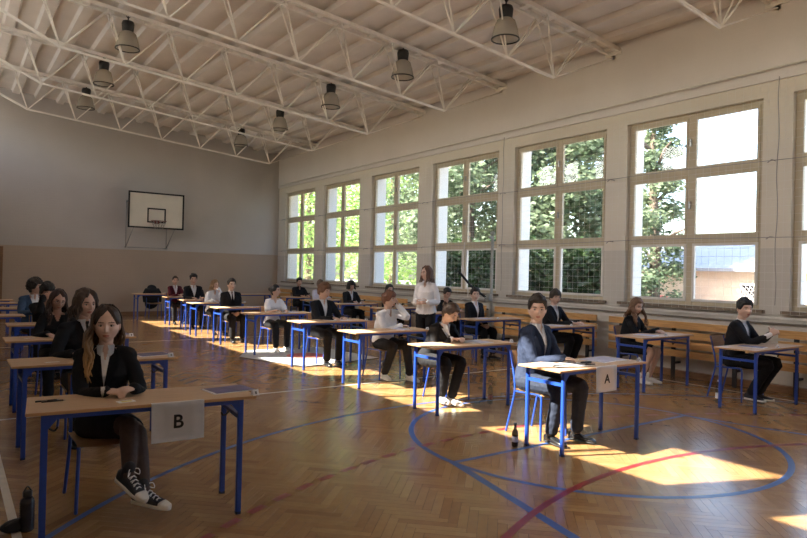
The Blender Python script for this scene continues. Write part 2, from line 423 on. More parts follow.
# ------------------------------------------------------------------ roof trusses
def make_truss():
    t = thing('roof_truss', '', 'truss', (0,0,0), 0, None)
    bn = [1.55+1.1*k for k in range(7)]
    zb = lambda x: 4.915+.0885*(8.15-x)
    dy = .12
    for s in (-1, 1):
        bm = B(); sqbar(bm, (LX, s*dy, roof(LX)-.04), (WX, s*dy, roof(WX)-.04), .06, .07); obj('top_chord', bm, 'truss', t)
    bm = B(); sqbar(bm, (bn[0], 0, zb(bn[0])), (bn[-1], 0, zb(bn[-1])), .038, .038)
    sqbar(bm, (bn[-1], 0, zb(bn[-1])), (WX, 0, 5.62), .022, .022)
    sqbar(bm, (bn[0], 0, zb(bn[0])), (LX, 0, 6.5), .045, .045)
    obj('bottom_chord', bm, 'truss', t)
    for k, x in enumerate(bn):
        for xt in ((x-.33), (x+.77)):
            for s in (-1, 1):
                bm = B(); bar(bm, (x, 0, zb(x)), (xt, s*dy, roof(xt)-.06), .0135, 6); obj('diagonal_rod', bm, 'truss', t)
    x = LX+.3
    while x < WX:
        bm = B(); box(bm, (x, 0, roof(x)-.03), (.12, .24, .04)); x += .55; obj('batten', bm, 'truss', t)
    bm = B(); box(bm, (WX-.03, 0, 5.68), (.06, .34, .08)); box(bm, (WX-.02, 0, 5.62), (.04, .08, .10)); obj('wall_bracket', bm, 'truss', t)
    return t
tr = make_truss()
TY = [4.27, 7.08, 9.95, 12.84, 15.71, 18.57]
tl = ['white roof truss nearest the camera, only its right end near the windows in view',
      'white roof truss second from the camera, carrying the nearest right bell lamp',
      'white roof truss third from the camera, crossing above the backboard',
      'white roof truss fourth from the camera, carrying the nearest left bell lamp',
      'white roof truss fifth from the camera, second from the backboard wall',
      'white roof truss nearest the backboard wall']
for i, y in enumerate(TY):
    if i == 0: tr.location = (0, y, 0); tr['label'] = tl[0]; tr['group'] = 'roof trusses'
    else: dup(tr, (0, y, 0), 0, tl[i], 'roof trusses')

# ------------------------------------------------------------------ bell lamps
def make_lamp():
    t = thing('pendant_lamp', '', 'lamp')
    bm = B(); lathe(bm, [(.075,.03),(.10,.05),(.115,.20),(.10,.245),(.03,.255)], seg=20); obj('housing', bm, 'hull', t)
    bm = B(); lathe(bm, [(.10,.05),(.150,.01),(.185,-.10),(.211,-.22),(.22,-.27),(.212,-.268),(.178,-.10),(.143,.01),(.09,.05)], seg=28, cap=False); obj('lamp_shade', bm, 'lampglass', t)
    bm = B(); lathe(bm, [(.205,-.265),(.224,-.266),(.224,-.281),(.205,-.281),(.205,-.265)], seg=28, cap=False); obj('rim', bm, 'blackmetal', t)
    bm = B(); lathe(bm, [(.03,-.02),(.055,-.07),(.055,-.15),(.02,-.19)], seg=14); obj('bulb', bm, 'paper', t)
    bm = B(); bar(bm, (0,0,.25), (0,0,.36), .012); tube(bm, [(-.04,0,.36),(0,0,.31),(.04,0,.36)], .007); obj('hook', bm, 'blackmetal', t)
    return t
lp = make_lamp()
LS = [(7.0, 7.08, 5.56, 'black topped bell lamp hanging highest in the picture, nearest of the right row'),
      (7.08, 9.95, 5.66, 'black topped bell lamp, second nearest of the right row'),
      (7.11, 12.84, 5.66, 'black topped bell lamp, middle one of the five in the right row'),
      (7.16, 15.71, 5.63, 'black topped bell lamp, fourth from the camera in the right row'),
      (7.19, 18.57, 5.62, 'black topped bell lamp of the right row nearest the backboard wall'),
      (2.68, 12.84, 6.0, 'black topped bell lamp, nearest and largest of the three on the left'),
      (2.79, 15.71, 6.0, 'black topped bell lamp, middle one of the three on the left'),
      (2.88, 18.57, 6.03, 'black topped bell lamp, farthest of the three on the left')]
for i, (x, y, z, lb) in enumerate(LS):
    if i == 0: lp.location = (x, y, z); lp['label'] = lb; lp['group'] = 'bell lamps under the roof'
    else: dup(lp, (x, y, z), 0, lb, 'bell lamps under the roof')

# ------------------------------------------------------------------ basketball backboard on the back wall
t = thing('basketball_backboard', 'white basketball backboard with black border on the far wall above the beige paint', 'backboard', (5.31, 20.72, 2.78))
bm = B(); box(bm, (0, 0, .565), (1.68, .03, 1.13)); obj('board', bm, 'board', t)
bm = B()
for a in ((0,-.018,.02,1.70,.05),(0,-.018,1.11,1.70,.05)): box(bm, a[:3], (a[3], .012, a[4]))
for s in (-1,1): box(bm, (s*.825,-.018,.565), (.05,.012,1.13))
obj('border', bm, 'ink', t)
bm = B()
for z in (.20,.62): box(bm, (0,-.018,z), (.56,.012,.045))
for s in (-1,1): box(bm, (s*.26,-.018,.41), (.045,.012,.42))
obj('target_square', bm, 'ink', t)
bm = B(); tube(bm, [(.225*math.cos(2*PI*k/16), -.30+.225*math.sin(2*PI*k/16), .22) for k in range(17)], .01, 6, 2, caps=False)
box(bm, (0,-.045,.20), (.14,.07,.10)); bar(bm, (-.05,-.05,.21), (-.12,-.10,.22), .01); bar(bm, (.05,-.05,.21), (.12,-.10,.22), .01); obj('rim', bm, 'rimred', t)
bm = B()
for k in range(12):
    a = 2*PI*k/12
    for s in (-1, 1): bar(bm, (.225*math.cos(a), -.30+.225*math.sin(a), .22), (.13*math.cos(a+s*.5), -.30+.13*math.sin(a+s*.5), -.02), .004, 4)
obj('net', bm, 'cord', t)
bm = B()
for s in (-.75,.5):
    bar(bm, (s,.66,-.62), (s,.66,.9), .012); bar(bm, (s,.66,-.60), (s+.1,.03,.05), .011); bar(bm, (s,.66,.85), (s,.03,.85), .02)
bar(bm, (-.80,.65,-.60), (.55,.65,-.60), .011)
obj('bracket_frame', bm, 'steel', t)

# ------------------------------------------------------------------ protective net before the windows
bm = B()
def q4(a, b, w):
    a = V(a); b = V(b); d = (b-a).normalized(); s = d.cross(V((1,0,0)))*w/2; e = V((1,0,0))*w/2
    loft(bm, [[p+s, p+e, p-s, p-e] for p in (a, b)], cap=False)
NX = WX-.12; y = -2.5
k = 0
while y < 21.0:
    q4((NX+.01*math.sin(y*3), y, 1.1), (NX, y, 4.70), .0028); y += .12
z = 1.12
while z < 4.7:
    q4((NX, -2.5, z), (NX, 21.0, z-.0), .0028); z += .12
o = obj('protective_net', bm, 'net'); tag(o, 'fine white ball net hanging in front of the whole window wall', 'net')
for z in (2.24, 3.36):
    bm = B(); P = [(NX-.01, y, z+.015*math.sin(y*1.3)) for y in [(-2.5+i*1.2) for i in range(20)]]+[(NX-.01, 21.1, z)]; tube(bm, P, .006, 5, 3)
    for k in range(9):
        y = 4.27+2.75*(k-2)
        if y < 21: tube(bm, [(WX-.014, y, z), (NX-.02, y, z), (NX-.02, y+.05, z-.03)], .008, 5, 2)
    o = obj('net_cable', bm, 'cord'); tag(o, 'steel cable along the window wall at the %s window crossbars' % ('lower' if z < 3 else 'upper'), 'cable', 'net cables')
k = 0
for k, y in enumerate((4.18, 9.72)):
    bm = B(); P = [(NX-.03, y+.012*math.sin(i*1.7), 4.55-i*.3) for i in range(12)]; tube(bm, P, .006, 5, 3)
    o = obj('net_rope', bm, 'cord'); tag(o, ['thin brown rope hanging down the window pier right of the sixth window', 'thin brown rope hanging down the window pier beside the volleyball post'][k], 'rope', 'net ropes')

# ------------------------------------------------------------------ slatted radiator guards
def guard(y0, y1, label):
    t = thing('radiator_guard', label, 'radiator guard', (9.5, (y0+y1)/2, 0), 0, 'slatted guards along the window wall'); h = (y1-y0)/2
    for z in (.855, .70, .545, .40):
        bm = B(); bx(bm, -.02, .012, -h, h, z-.055, z+.055); obj('plank', bm, 'plank', t)
    nb = 3
    for i in range(nb):
        y = -h+.22+(2*h-.44)*i/(nb-1); bm = B()
        bx(bm, .015, .045, y-.03, y+.03, 0, .90); bx(bm, .03, .22, y-.02, y+.02, .22, .25); bx(bm, .03, .26, y-.02, y+.02, .80, .83)
        obj('bracket', bm, 'blackmetal', t)
spans = [(-1.1,1.3),(1.7,4.05),(4.45,6.85),(7.12,9.72),(10.0,12.4),(12.9,15.2),(15.8,18.0),(18.5,20.8)]
gl = ['slatted pine guard on the floor line outside the right edge', 'slatted pine radiator guard cut by the right edge of the picture', 'slatted pine radiator guard behind the two rightmost seated persons',
      'slatted pine radiator guard right behind the head of the A desk person', 'slatted pine radiator guard right behind the standing person and the suited person beside',
      'slatted pine radiator guard below the third window from the far corner', 'slatted pine radiator guard below the second window from the far corner', 'slatted pine radiator guard in the far corner under the farthest window']
for s, lb in zip(spans[1:], gl[1:]): guard(s[0], s[1], lb)

# ------------------------------------------------------------------ volleyball post by the wall
t = thing('volleyball_post', 'grey volleyball post with pulley standing at the window wall beside the fourth window', 'post', (9.40, 9.75, 0))
bm = B(); bar(bm, (0,0,0), (0,0,2.42), .03, 12); obj('pole', bm, 'greypaint', t)
bm = B(); lathe(bm, [(.01,2.42),(.05,2.43),(.05,2.50),(.01,2.52)], seg=10); box(bm, (-.05,0,2.38), (.1,.05,.05)); obj('pulley', bm, 'greypaint', t)
bm = B(); box(bm, (-.06,0,1.10), (.10,.08,.14)); bar(bm, (-.1,0,1.10), (-.18,0,1.10), .012); bar(bm, (-.18,0,1.10), (-.18,0,1.0), .012); obj('winch', bm, 'greypaint', t)
bm = B(); lathe(bm, [(.16,0),(.16,.02),(.06,.03)], seg=16); obj('base_plate', bm, 'greypaint', t)
bm = B(); tube(bm, [(9.36,9.80,1.06),(9.36,10.3,1.30),(9.36,10.75,1.62)], .035, 8, 4, flat=.6); o = obj('net_strap', bm, 'fabricblack'); tag(o, 'black rolled strap sloping up to the left from the volleyball post', 'strap')
bm = B(); tube(bm, [(9.55,10.82,2.3),(9.52,10.8,1.7),(9.5,10.6,1.15),(9.52,10.9,.98)], .010, 6, 5); o = obj('loose_rope', bm, 'net'); tag(o, 'pale loose rope hanging before the fourth window left of the volleyball post', 'rope')

# ------------------------------------------------------------------ desks and chairs
TZP = .765
def make_desk():
    t = thing('school_desk', '', 'desk')
    bm = B(); box(bm, (0,0,TZP-.009), (1.30,.50,.018))
    bmesh.ops.bevel(bm, geom=[e for e in bm.edges], offset=.003, segments=2, affect='EDGES')
    bm.normal_update()
    for f in bm.faces:
        if abs(f.normal.z) < .5: f.material_index = 1
    obj('desk_top', bm, ['top','edge'], t)
    lx, lyy = .555, .21
    for sx in (-1,1):
        for sy in (-1,1):
            bm = B(); sqbar(bm, (sx*lx, sy*lyy, .0), (sx*lx, sy*lyy, TZP-.02), .034, .034)
            bmesh.ops.bevel(bm, geom=[e for e in bm.edges if abs(e.verts[0].co.z-e.verts[1].co.z) > .1], offset=.006, segments=2, affect='EDGES')
            lg = obj('leg', bm, 'blue', t)
            bm = B(); box(bm, (sx*lx, sy*lyy, .008), (.034,.034,.016)); obj('foot_cap', bm, 'rubber', lg)
        bm = B(); sqbar(bm, (sx*lx, -lyy, .63), (sx*lx, lyy, .63), .028, .028); obj('crossbar', bm, 'blue', t)
        bm = B()
        vs = [V((sx*lx-sx*.016, -lyy-.012, TZP-.02)), V((sx*(lx-.085), -lyy-.012, TZP-.02)), V((sx*lx-sx*.016, -lyy-.012, TZP-.105))]
        a = [bm.verts.new(v) for v in vs]; b = [bm.verts.new(v+V((0,.004,0))) for v in vs]
        bm.faces.new(a); bm.faces.new(b[::-1])
        for i in range(3): bm.faces.new((a[i], a[(i+1) % 3], b[(i+1) % 3], b[i]))
        obj('gusset', bm, 'blue', t)
    for sy in (-1,1):
        bm = B(); sqbar(bm, (-lx, sy*lyy, TZP-.033), (lx, sy*lyy, TZP-.033), .028, .028); obj('apron_rail', bm, 'blue', t)
    for sx in (-1,1):
        bm = B(); tube(bm, [(sx*(lx-.01), 0, .63), (sx*(lx-.05), 0, .60), (sx*(lx-.07), 0, .62)], .006, 6); obj('bag_hook', bm, 'blackmetal', t)
    return t
def make_chair():
    t = thing('school_chair', '', 'chair')
    for s in (-1,1):
        bm = B(); tube(bm, [(s*.185,-.205,.01),(s*.18,-.20,.25),(s*.175,-.195,.41),(s*.172,-.16,.435),(s*.17,0,.43),(s*.17,.14,.425)], .0115, 8, 5); obj('front_leg', bm, 'blue', t)
        bm = B(); tube(bm, [(s*.19,.25,.01),(s*.18,.20,.22),(s*.175,.155,.42),(s*.175,.165,.55),(s*.17,.20,.70),(s*.165,.235,.82)], .0115, 8, 5); obj('rear_leg', bm, 'blue', t)
    bm = B(); bar(bm, (-.17,.13,.425), (.17,.13,.425), .010); bar(bm, (-.175,-.17,.425), (.175,-.17,.425), .010); obj('cross_tube', bm, 'blue', t)
    def shell(w, pts, th):
        bm = B(); rows = []
        for (y, z) in pts:
            r = []
            for i in range(9):
                u = -1+i/4; r.append(V((u*w*(1-.0), y, z-.012*(1-u*u))))
            rows.append(r)
        vs = [[bm.verts.new(p) for p in r] for r in rows]
        for i in range(len(vs)-1):
            for j in range(8): bm.faces.new((vs[i][j], vs[i][j+1], vs[i+1][j+1], vs[i+1][j])).smooth = True
        g = bmesh.ops.solidify(bm, geom=bm.faces[:], thickness=th); return bm
    obj('seat', shell(.19, [(-.215,.432),(-.20,.448),(-.12,.452),(0,.446),(.12,.446),(.17,.452)], .011), 'ply', t)
    bm = B(); rows = []
    for z, y in ((.66,.175),(.70,.188),(.76,.205),(.82,.222),(.84,.228)):
        rows.append([V((-.19+.38*i/8, y+.028*(1-((i-4)/4)**2), z)) for i in range(9)])
    vs = [[bm.verts.new(p) for p in r] for r in rows]
    for i in range(len(vs)-1):
        for j in range(8): bm.faces.new((vs[i][j], vs[i][j+1], vs[i+1][j+1], vs[i+1][j])).smooth = True
    bmesh.ops.solidify(bm, geom=bm.faces[:], thickness=.011)
    obj('backrest', bm, 'ply', t)
    return t
DK = make_desk(); CH = make_chair(); first = {'d': True, 'c': True}
def desk(x, y, lb, grp, rz=0):
    if first['d']: first['d'] = False; DK.location = (x, y, 0); DK.rotation_euler = (0,0,rz); DK['label'] = lb; DK['group'] = grp; return DK
    return dup(DK, (x, y, 0), rz, lb, grp)
def chair(x, y, lb, grp, rz=0):
    if first['c']: first['c'] = False; CH.location = (x, y, 0); CH.rotation_euler = (0,0,rz); CH['label'] = lb; CH['group'] = grp; return CH
    return dup(CH, (x, y, 0), rz, lb, grp)
GA, GB, GC = 'desks of the middle row', 'desks of the left row', 'desks of the window row'
ROWA = [(4.99,3.87),(5.02,5.66),(5.09,7.42),(5.15,9.17),(5.14,11.12),(5.16,12.95),(5.2,14.68),(5.40,16.1),(5.45,17.7),(5.06,19.6)]
LA = ['blue framed school desk with the sheet A taped to its front', 'blue framed desk behind the A desk, where a person bends over the papers', 'blue framed desk of the person in white resting the chin',
      'blue framed sunlit desk of the fourth person of the middle row', 'blue framed desk of the person in a white short sleeved top', 'blue framed desk of the person with a long black tie, sixth of the middle row',
      'blue framed desk of the person in white touching the mouth', 'blue framed desk of the black suited person near the far wall', 'blue framed desk of the person in a burgundy jacket', 'blue framed desk farthest back, before the chair with a black jacket']
LCA = ['blue chair of the person in the sunlit suit at the A desk', 'blue chair of the person bending over papers behind the A desk', 'blue chair of the person in white resting the chin', 'blue chair of the fourth person of the middle row',
       'blue chair of the person in a white short sleeved top', 'blue chair of the person with a long black tie', 'blue chair of the person in white touching the mouth', 'blue chair of the black suited person near the far wall', 'blue chair of the person in burgundy', 'blue chair with a black jacket hung over it before the far wall']
for i, (x, y) in enumerate(ROWA): desk(x, y, LA[i], GA)
AX = [4.84, 5.18, 5.35, 5.25, 5.22, 5.05, 5.26, 5.27, 5.21, 5.2]
AYC = [.44, .47, .44, .45, .44, .44, .44, .60, .48, .75]
for i, (x, y) in enumerate(ROWA): chair(AX[i], y+AYC[i], LCA[i], 'chairs of the middle row')
ROWB = [(1.035,4.20,R(-6)),(1.08,6.14,0),(1.16,8.05,0),(1.30,10.0,0),(.36,11.76,0),(.58,13.6,0),(.80,15.35,0),(.55,16.6,0)]
LB = ['blue framed school desk with the sheet B taped to its front', 'blue framed desk right behind the B desk, of the person with a dark tie', 'blue framed desk of the person in glasses in the left row',
      'blue framed desk of the person with a raised hand, fourth of the left row', 'blue framed desk of the person in a blue jacket, cut by the left edge', 'blue framed empty desk sixth of the left row at the left edge',
      'blue framed empty desk seventh of the left row at the left edge', 'blue framed empty desk farthest back at the left edge']
for i, (x, y, rz) in enumerate(ROWB): desk(x, y, LB[i], GB, rz)
BXs = [(.88,4.66),(1.08,6.62),(1.08,8.5),(1.16,10.38),(1.18,12.22)]
LCB = ['blue chair of the person at the B desk', 'blue chair of the person with a tie in the left row', 'blue chair of the person in glasses in the left row', 'blue chair of the person with a raised hand in the left row', 'blue chair of the person in a blue jacket in the left row']
for i, (x, y) in enumerate(BXs): chair(x, y, LCB[i], 'chairs of the left row')
ROWC = [(8.39,3.80),(8.42,5.30),(8.42,7.0),(8.30,8.60),(8.7,10.25),(8.5,11.95),(8.5,13.7),(8.55,15.5),(8.7,17.3),(7.95,19.3)]
LC = ['blue framed desk at the far right edge with a clear bottle beside its leg', 'blue framed desk of the person in a black dress by the window wall', 'blue framed desk seen behind the head of the A desk person', 'blue framed desk of the suited person right of the standing person',
      'blue framed desk of the dark clothed person hidden behind the standing one', 'blue framed desk of the person just left of the standing one', 'blue framed desk of the suited person by the third window from the corner', 'blue framed desk of the person in a pale shirt by the far windows', 'blue framed desk of the dark clothed person nearest the far corner', 'blue framed empty desk in the far corner']
for i, (x, y) in enumerate(ROWC): desk(x, y, LC[i], GC)
CXs = [(8.62,4.24),(8.60,5.76),(8.58,7.42),(8.25,9.02),(8.9,10.7),(8.55,12.38),(8.57,14.15),(8.62,15.95),(8.88,17.75)]
LCC = ['blue chair of the person at the far right edge', 'blue chair of the person in a black dress by the window wall', 'blue chair of the person behind the head of the A desk person', 'blue chair of the suited person right of the standing person', 'blue chair of the person hidden behind the standing one',
       'blue chair of the person left of the standing one', 'blue chair of the suited person by the third window from the corner', 'blue chair of the person in a pale shirt by the far windows', 'blue chair of the dark clothed person nearest the far corner']
for i, (x, y) in enumerate(CXs): chair(x, y, LCC[i], 'chairs of the window row')

# ------------------------------------------------------------------ things on the desks
def letter_sheet(ch, x, y, label, tilt, rz=0):
    t = thing('paper_sign', label, 'sign', (x, y-.002, TZP), rz, None)
    bm = B(); n_ = 8; vs = []
    for i in range(n_+1):
        z = .03-.21*i/n_ if i else .0
        vs.append([bm.verts.new((u*.155+tilt*i*.001, -.004-.003*math.sin(i/n_*2.2)+.003*(u*u), -.235*i/n_+(.003 if i == 0 else 0)+u*tilt*.01)) for u in (-1,-.5,0,.5,1)])
    for i in range(n_):
        for j in range(4): bm.faces.new((vs[i][j], vs[i][j+1], vs[i+1][j+1], vs[i+1][j])).smooth = True
    bmesh.ops.solidify(bm, geom=bm.faces[:], thickness=.0008)
    # fold over the desk edge
    bx(bm, -.155, .155, -.004, .03, .0008, .0018)
    sh = obj('sheet', bm, 'paper', t)
    cu = bpy.data.curves.new('letter', 'FONT'); cu.body = ch; cu.size = .115; cu.align_x = 'CENTER'; cu.align_y = 'CENTER'; cu.offset = .0022; cu.extrude = .0008
    co = bpy.data.objects.new('letter_curve', cu); C.objects.link(co); bpy.context.view_layer.update()
    me = bpy.data.meshes.new_from_object(co.evaluated_get(bpy.context.evaluated_depsgraph_get()))
    bpy.data.objects.remove(co); me.transform(Matrix.Translation((0, -.0105, -.118)) @ Matrix.Rotation(PI/2, 4, 'X'))
    obj('letter', me, 'ink', sh)
    return t
letter_sheet('B', 1.165, 3.930, 'white paper sheet with a bold black letter B hanging from the desk at the left', .3, R(-6))
letter_sheet('A', 4.99, ROWA[0][1]-.25, 'white paper sheet with a bold black letter A hanging from the sunlit desk', 0)
def booklet(x, y, rz, lb, w=.21, h=.297, m='cover', th=.006, grp='exam booklets on the desks'):
    t = thing('exam_booklet', lb, 'booklet', (x, y, TZP), rz, grp)
    bm = B(); box(bm, (0,0,th*.4), (w,h,th*.8)); obj('pages', bm, 'paper', t)
    bm = B(); box(bm, (0,.006,th*.9), (w*.97,h*.93,th*.2)); obj('cover', bm, m, t)
def loose_sheet(x, y, rz, lb, grp=None, m='paper', w=.21, h=.297, z=0):
    bm = B(); n_ = 6; vs = []
    for i in range(n_+1):
        vs.append([bm.verts.new((-w/2+w*j/n_, -h/2+h*i/n_, .0012+.0012*math.sin(i*1.1+j*.7)+.0012)) for j in range(n_+1)])
    for i in range(n_):
        for j in range(n_): bm.faces.new((vs[i][j], vs[i][j+1], vs[i+1][j+1], vs[i+1][j])).smooth = True
    bmesh.ops.solidify(bm, geom=bm.faces[:], thickness=.0008)
    o = obj('paper_sheet', bm, m); o.location = (x, y, TZP+z); o.rotation_euler = (0,0,rz); tag(o, lb, 'paper', grp)
def number_card(x, y, lb):
    t = thing('number_card', lb, 'card', (x, y, TZP), .15, 'small white number cards on the desk corners')
    bm = B(); th = .002
    for s in (-1,1): box(bm, (0, s*.010, .019), (.045, th, .040), Matrix.Rotation(s*.42, 3, 'X'))
    c = obj('folded_card', bm, 'paper', t)
    bm = B(); box(bm, (0, -.0125, .018), (.012, .001, .018), Matrix.Rotation(-.42, 3, 'X')); obj('number_mark', bm, 'ink', c)
def pen(x, y, rz, lb, m='ink', z=0):
    t = thing('pen', lb, 'pen', (x, y, TZP+.005+z), rz, 'pens on the desks')
    bm = B(); bar(bm, (-.06,0,0), (.055,0,0), .0048, 8); obj('barrel', bm, m, t)
    bm = B(); bar(bm, (.055,0,0), (.07,0,0), .0045, 8, r2=.001); obj('tip', bm, 'steel', t)
    bm = B(); box(bm, (-.045,0,.0055), (.03,.003,.002)); obj('clip', bm, 'steel', t)
# B desk
yb = ROWB[0][1]
booklet(1.57, yb-.03, R(-84), 'violet exam booklet at the right end of the B desk')
number_card(1.655, yb-.285, 'white number card on the right corner of the B desk')
pen(.50, yb+.13, .1, 'black pen farther back of the two at the left end of the B desk'); pen(.53, yb+.10, .0, 'black pen nearer the camera of the two at the left end of the B desk'); 
t = thing('paper_tag', 'small white and yellow paper sticker lying before the clasped hands of the B desk person', 'sticker', (.90, yb-.10, TZP), .15)
bm = B(); box(bm, (0,0,.0015), (.10,.06,.003)); obj('sticker_base', bm, 'paper', t); bm = B(); box(bm, (0,-.008,.004), (.06,.03,.002)); obj('yellow_print', bm, 'yellow', t)
# second desk of the left row
booklet(1.57, ROWB[1][1]+.02, R(-80), 'violet exam booklet on the desk right behind the B desk'); number_card(1.68, ROWB[1][1]-.2, 'white number card on the corner of the desk right behind the B desk')
loose_sheet(.73, ROWB[1][1]-.12, .2, 'white slip at the left end of the desk right behind the B desk', 'white slips on the left row desks', w=.11, h=.05)
booklet(1.66, ROWB[2][1]+.04, R(-82), 'violet exam booklet on the third desk of the left row'); number_card(1.76, ROWB[2][1]-.2, 'white number card on the corner of the third desk of the left row')
loose_sheet(.75, ROWB[2][1]+.0, .4, 'white slip at the left end of the third desk of the left row', 'white slips on the left row desks', w=.10, h=.06)
# A desk
ya = ROWA[0][1]
loose_sheet(4.60, ya+.05, .1, 'blank white sheet lying in the sun at the left end of the A desk', 'loose white sheets on the desks')
loose_sheet(4.83, ya-.02, -.15, 'white sheet under the hand of the person at the A desk', 'loose white sheets on the desks')
pen(4.55, ya-.02, .3, 'black pen at the sunlit left end of the A desk', z=.003); pen(4.63, ya-.03, -.2, 'black pen lying on the white sheet right of the other pen on the A desk', z=.003); pen(4.90, ya-.13, 2.9, 'black pen before the hand of the person at the A desk', z=.003)
booklet(5.25, ya+.05, .12, 'pale violet exam booklet left of the other on the A desk', m='lightcover'); booklet(5.46, ya+.07, -.1, 'pale violet exam booklet at the right end of the A desk', m='lightcover')
number_card(5.59, ya-.19, 'white number card on the right corner of the A desk')
t = thing('pencil_case', 'flat black case under the fingers of the person at the A desk', 'case', (4.99, ya-.02, TZP), .2)
bm = B(); box(bm, (0,0,.008), (.13,.06,.016)); bmesh.ops.bevel(bm, geom=bm.edges[:], offset=.004, segments=2, affect='EDGES'); obj('case_body', bm, 'fabricblack', t)
bm = B(); bar(bm, (-.055,-.0,.017), (.055,.0,.017), .0018, 6); obj('zip', bm, 'steel', t)
nmA = ['', 'the person bending over', 'the person resting the chin', 'the fourth middle row person', 'the person in the short sleeved top', 'the person with a long black tie', 'the person in white touching the mouth', 'the black suited person near the far wall', 'the person in burgundy']
for i in range(1, 9):
    x, y = ROWA[i]
    booklet(x+.27, y+.02, .1*((i % 3)-1), 'exam booklet on the desk of '+nmA[i], m='lightcover' if i < 5 else 'cover')
    loose_sheet(AX[i]+.02-.05*(i % 2), y+.02, .1*(i % 2), 'white sheet in front of '+nmA[i], 'loose white sheets on the desks')
    number_card(x+.6, y-.2, 'white number card on the desk of '+nmA[i])
for i, nm in enumerate(['the person at the right edge', 'the person in a black dress', 'the person behind the A desk person', 'the suited person beside the standing one', '', '', 'the suited person by the third window']):
    if not nm: continue
    x, y = ROWC[i]
    booklet(x-.2, y+.0, .15, 'exam booklet on the desk of '+nm, m='cover' if i == 0 else 'lightcover')
    number_card(x+.02 if i < 1 else x-.02, y-.2, 'white number card on the desk of '+nm)
t = thing('snack_box', 'yellow and violet packet on the desk of the person in white resting the chin', 'packet', (5.42, ROWA[2][1]+.12, TZP), .3)
bm = B(); box(bm, (0,0,.02), (.13,.05,.035)); obj('packet_body', bm, 'yellow', t); bm = B(); box(bm, (0,-.001,.022), (.05,.052,.037)); obj('packet_label', bm, 'cover', t)

# bottles
def bottle(x, y, lb, m, cap, label=None, h=.24, r=.033, shape='pet'):
    t = thing('bottle', lb, 'bottle', (x, y, 0), 0, 'drink bottles on the floor')
    bm = B()
    if shape == 'pet': pr = [(.6*r,.0),(r,.008),(r,.35*h),(.93*r,.42*h),(r,.5*h),(r,.66*h),(.75*r,.8*h),(.4*r,.9*h),(.38*r,.95*h)]
    else: pr = [(.7*r,0),(r,.01),(r,.55*h),(.85*r,.64*h),(.5*r,.74*h),(.38*r,.93*h)]
    lathe(bm, pr, seg=18); obj('bottle_body', bm, m, t)
    bm = B(); lathe(bm, [(.44*r,.93*h),(.46*r,.94*h),(.46*r,h),(.3*r,h+.003)], seg=14); obj('cap', bm, cap, t)
    if label:
        bm = B(); lathe(bm, [(r*1.015,.22*h),(r*1.015,.45*h)], seg=18, cap=False); obj('bottle_label', bm, label, t)
bottle(4.30, 4.10, 'dark slim bottle with pale label standing beside the left leg of the A desk', 'bottledark', 'blackmetal', 'lightcover', shape='s', h=.225, r=.03)
M['pink'] = pmat('pink_brown_label', (.38,.20,.16), .5, .3, 60)
bottle(5.44, 5.62, 'pink brown labelled bottle on the sunlit floor under the second desk of the middle row', 'bottleclear', 'pink', 'pink', h=.25)
bottle(8.10, 4.17, 'clear plastic bottle on the floor by the desk at the far right edge', 'bottleclear', 'paper', 'paper', h=.30)
t = thing('bottle', 'black ribbed bottle with a loop cap beside the left leg of the B desk', 'bottle', (.415, 4.34, 0), 0)
bm = B(); pr = [(.03,0),(.04,.01)]
for i in range(12): pr += [(.041,.015+i*.014),(.037,.022+i*.014)]
pr += [(.036,.19),(.022,.205)]; lathe(bm, pr, seg=18); obj('bottle_body', bm, 'blackglass', t)
bm = B(); lathe(bm, [(.024,.205),(.026,.21),(.026,.235),(.018,.24)], seg=14); tube(bm, [(-.02,0,.235),(0,0,.265),(.022,0,.235)], .005, 6); obj('cap', bm, 'blackmetal', t)
t = thing('cloth_pouch', 'small black pouch lying on the white floor line beside the black bottle', 'pouch', (.36, 4.37, 0), .3)
bm = B(); ellipsoid(bm, (0,0,.035), (.085,.055,.036), 16, 8); obj('pouch_body', bm, 'fabricblack', t)
bm = B(); tube(bm, [(-.06,-.02,.05),(0,-.03,.073),(.06,-.01,.052)], .006, 6); obj('drawstring', bm, 'blackmetal', t)

# jacket over the far chair
t = thing('black_jacket', 'black jacket hung over the chair before the far wall with a white paper beside it', 'jacket', (5.2, 20.57, 0), 0)
bm = B(); tube(bm, [(0,.05,.42),(0,.0,.55),(0,-.02,.80),(0,.02,.88)], [.20,.21,.22,.15], 16, 4, flat=.4, flatdir=(0,1,0)); obj('jacket_body', bm, 'fabricblack', t)
for s in (-1,1):
    bm = B(); tube(bm, [(s*.17,.0,.84),(s*.235,-.02,.7),(s*.235,-.05,.5)], [.06,.055,.045], 10); obj('sleeve', bm, 'fabricblack', t)

# ------------------------------------------------------------------ outside
bm = B(); bx(bm, LX-.3, 140, -110, 130, -.82, -.62); struct('ground', bm, 'ground')
bm = B(); bx(bm, -140, LX-.3, -110, 130, -.82, -.62); struct('ground_low_bounce', bm, 'lowbounce')  # unseen separate ground, added dark to dim bounce through the high windows
def leaves(bm, c, r, n, size, rnd, shell=.55):
    for i in range(n):
        while True:
            d = V((rnd.gauss(0,1), rnd.gauss(0,1), rnd.gauss(0,1)))
            if d.length > .01: break
        d.normalize(); q = shell+(1-shell)*rnd.random()
        p = V(c)+V((d.x*r[0], d.y*r[1], d.z*r[2]))*q
        n_ = (d+V((rnd.gauss(0,.6), rnd.gauss(0,.6), rnd.gauss(0,.6)))).normalized(); u, w_ = frame_of(n_); s = size*(.6+.8*rnd.random())
        bm.faces.new([bm.verts.new(p+u*a*s+w_*b*s*.6) for a, b in ((-1,0),(0,-1),(1,0),(0,1))])
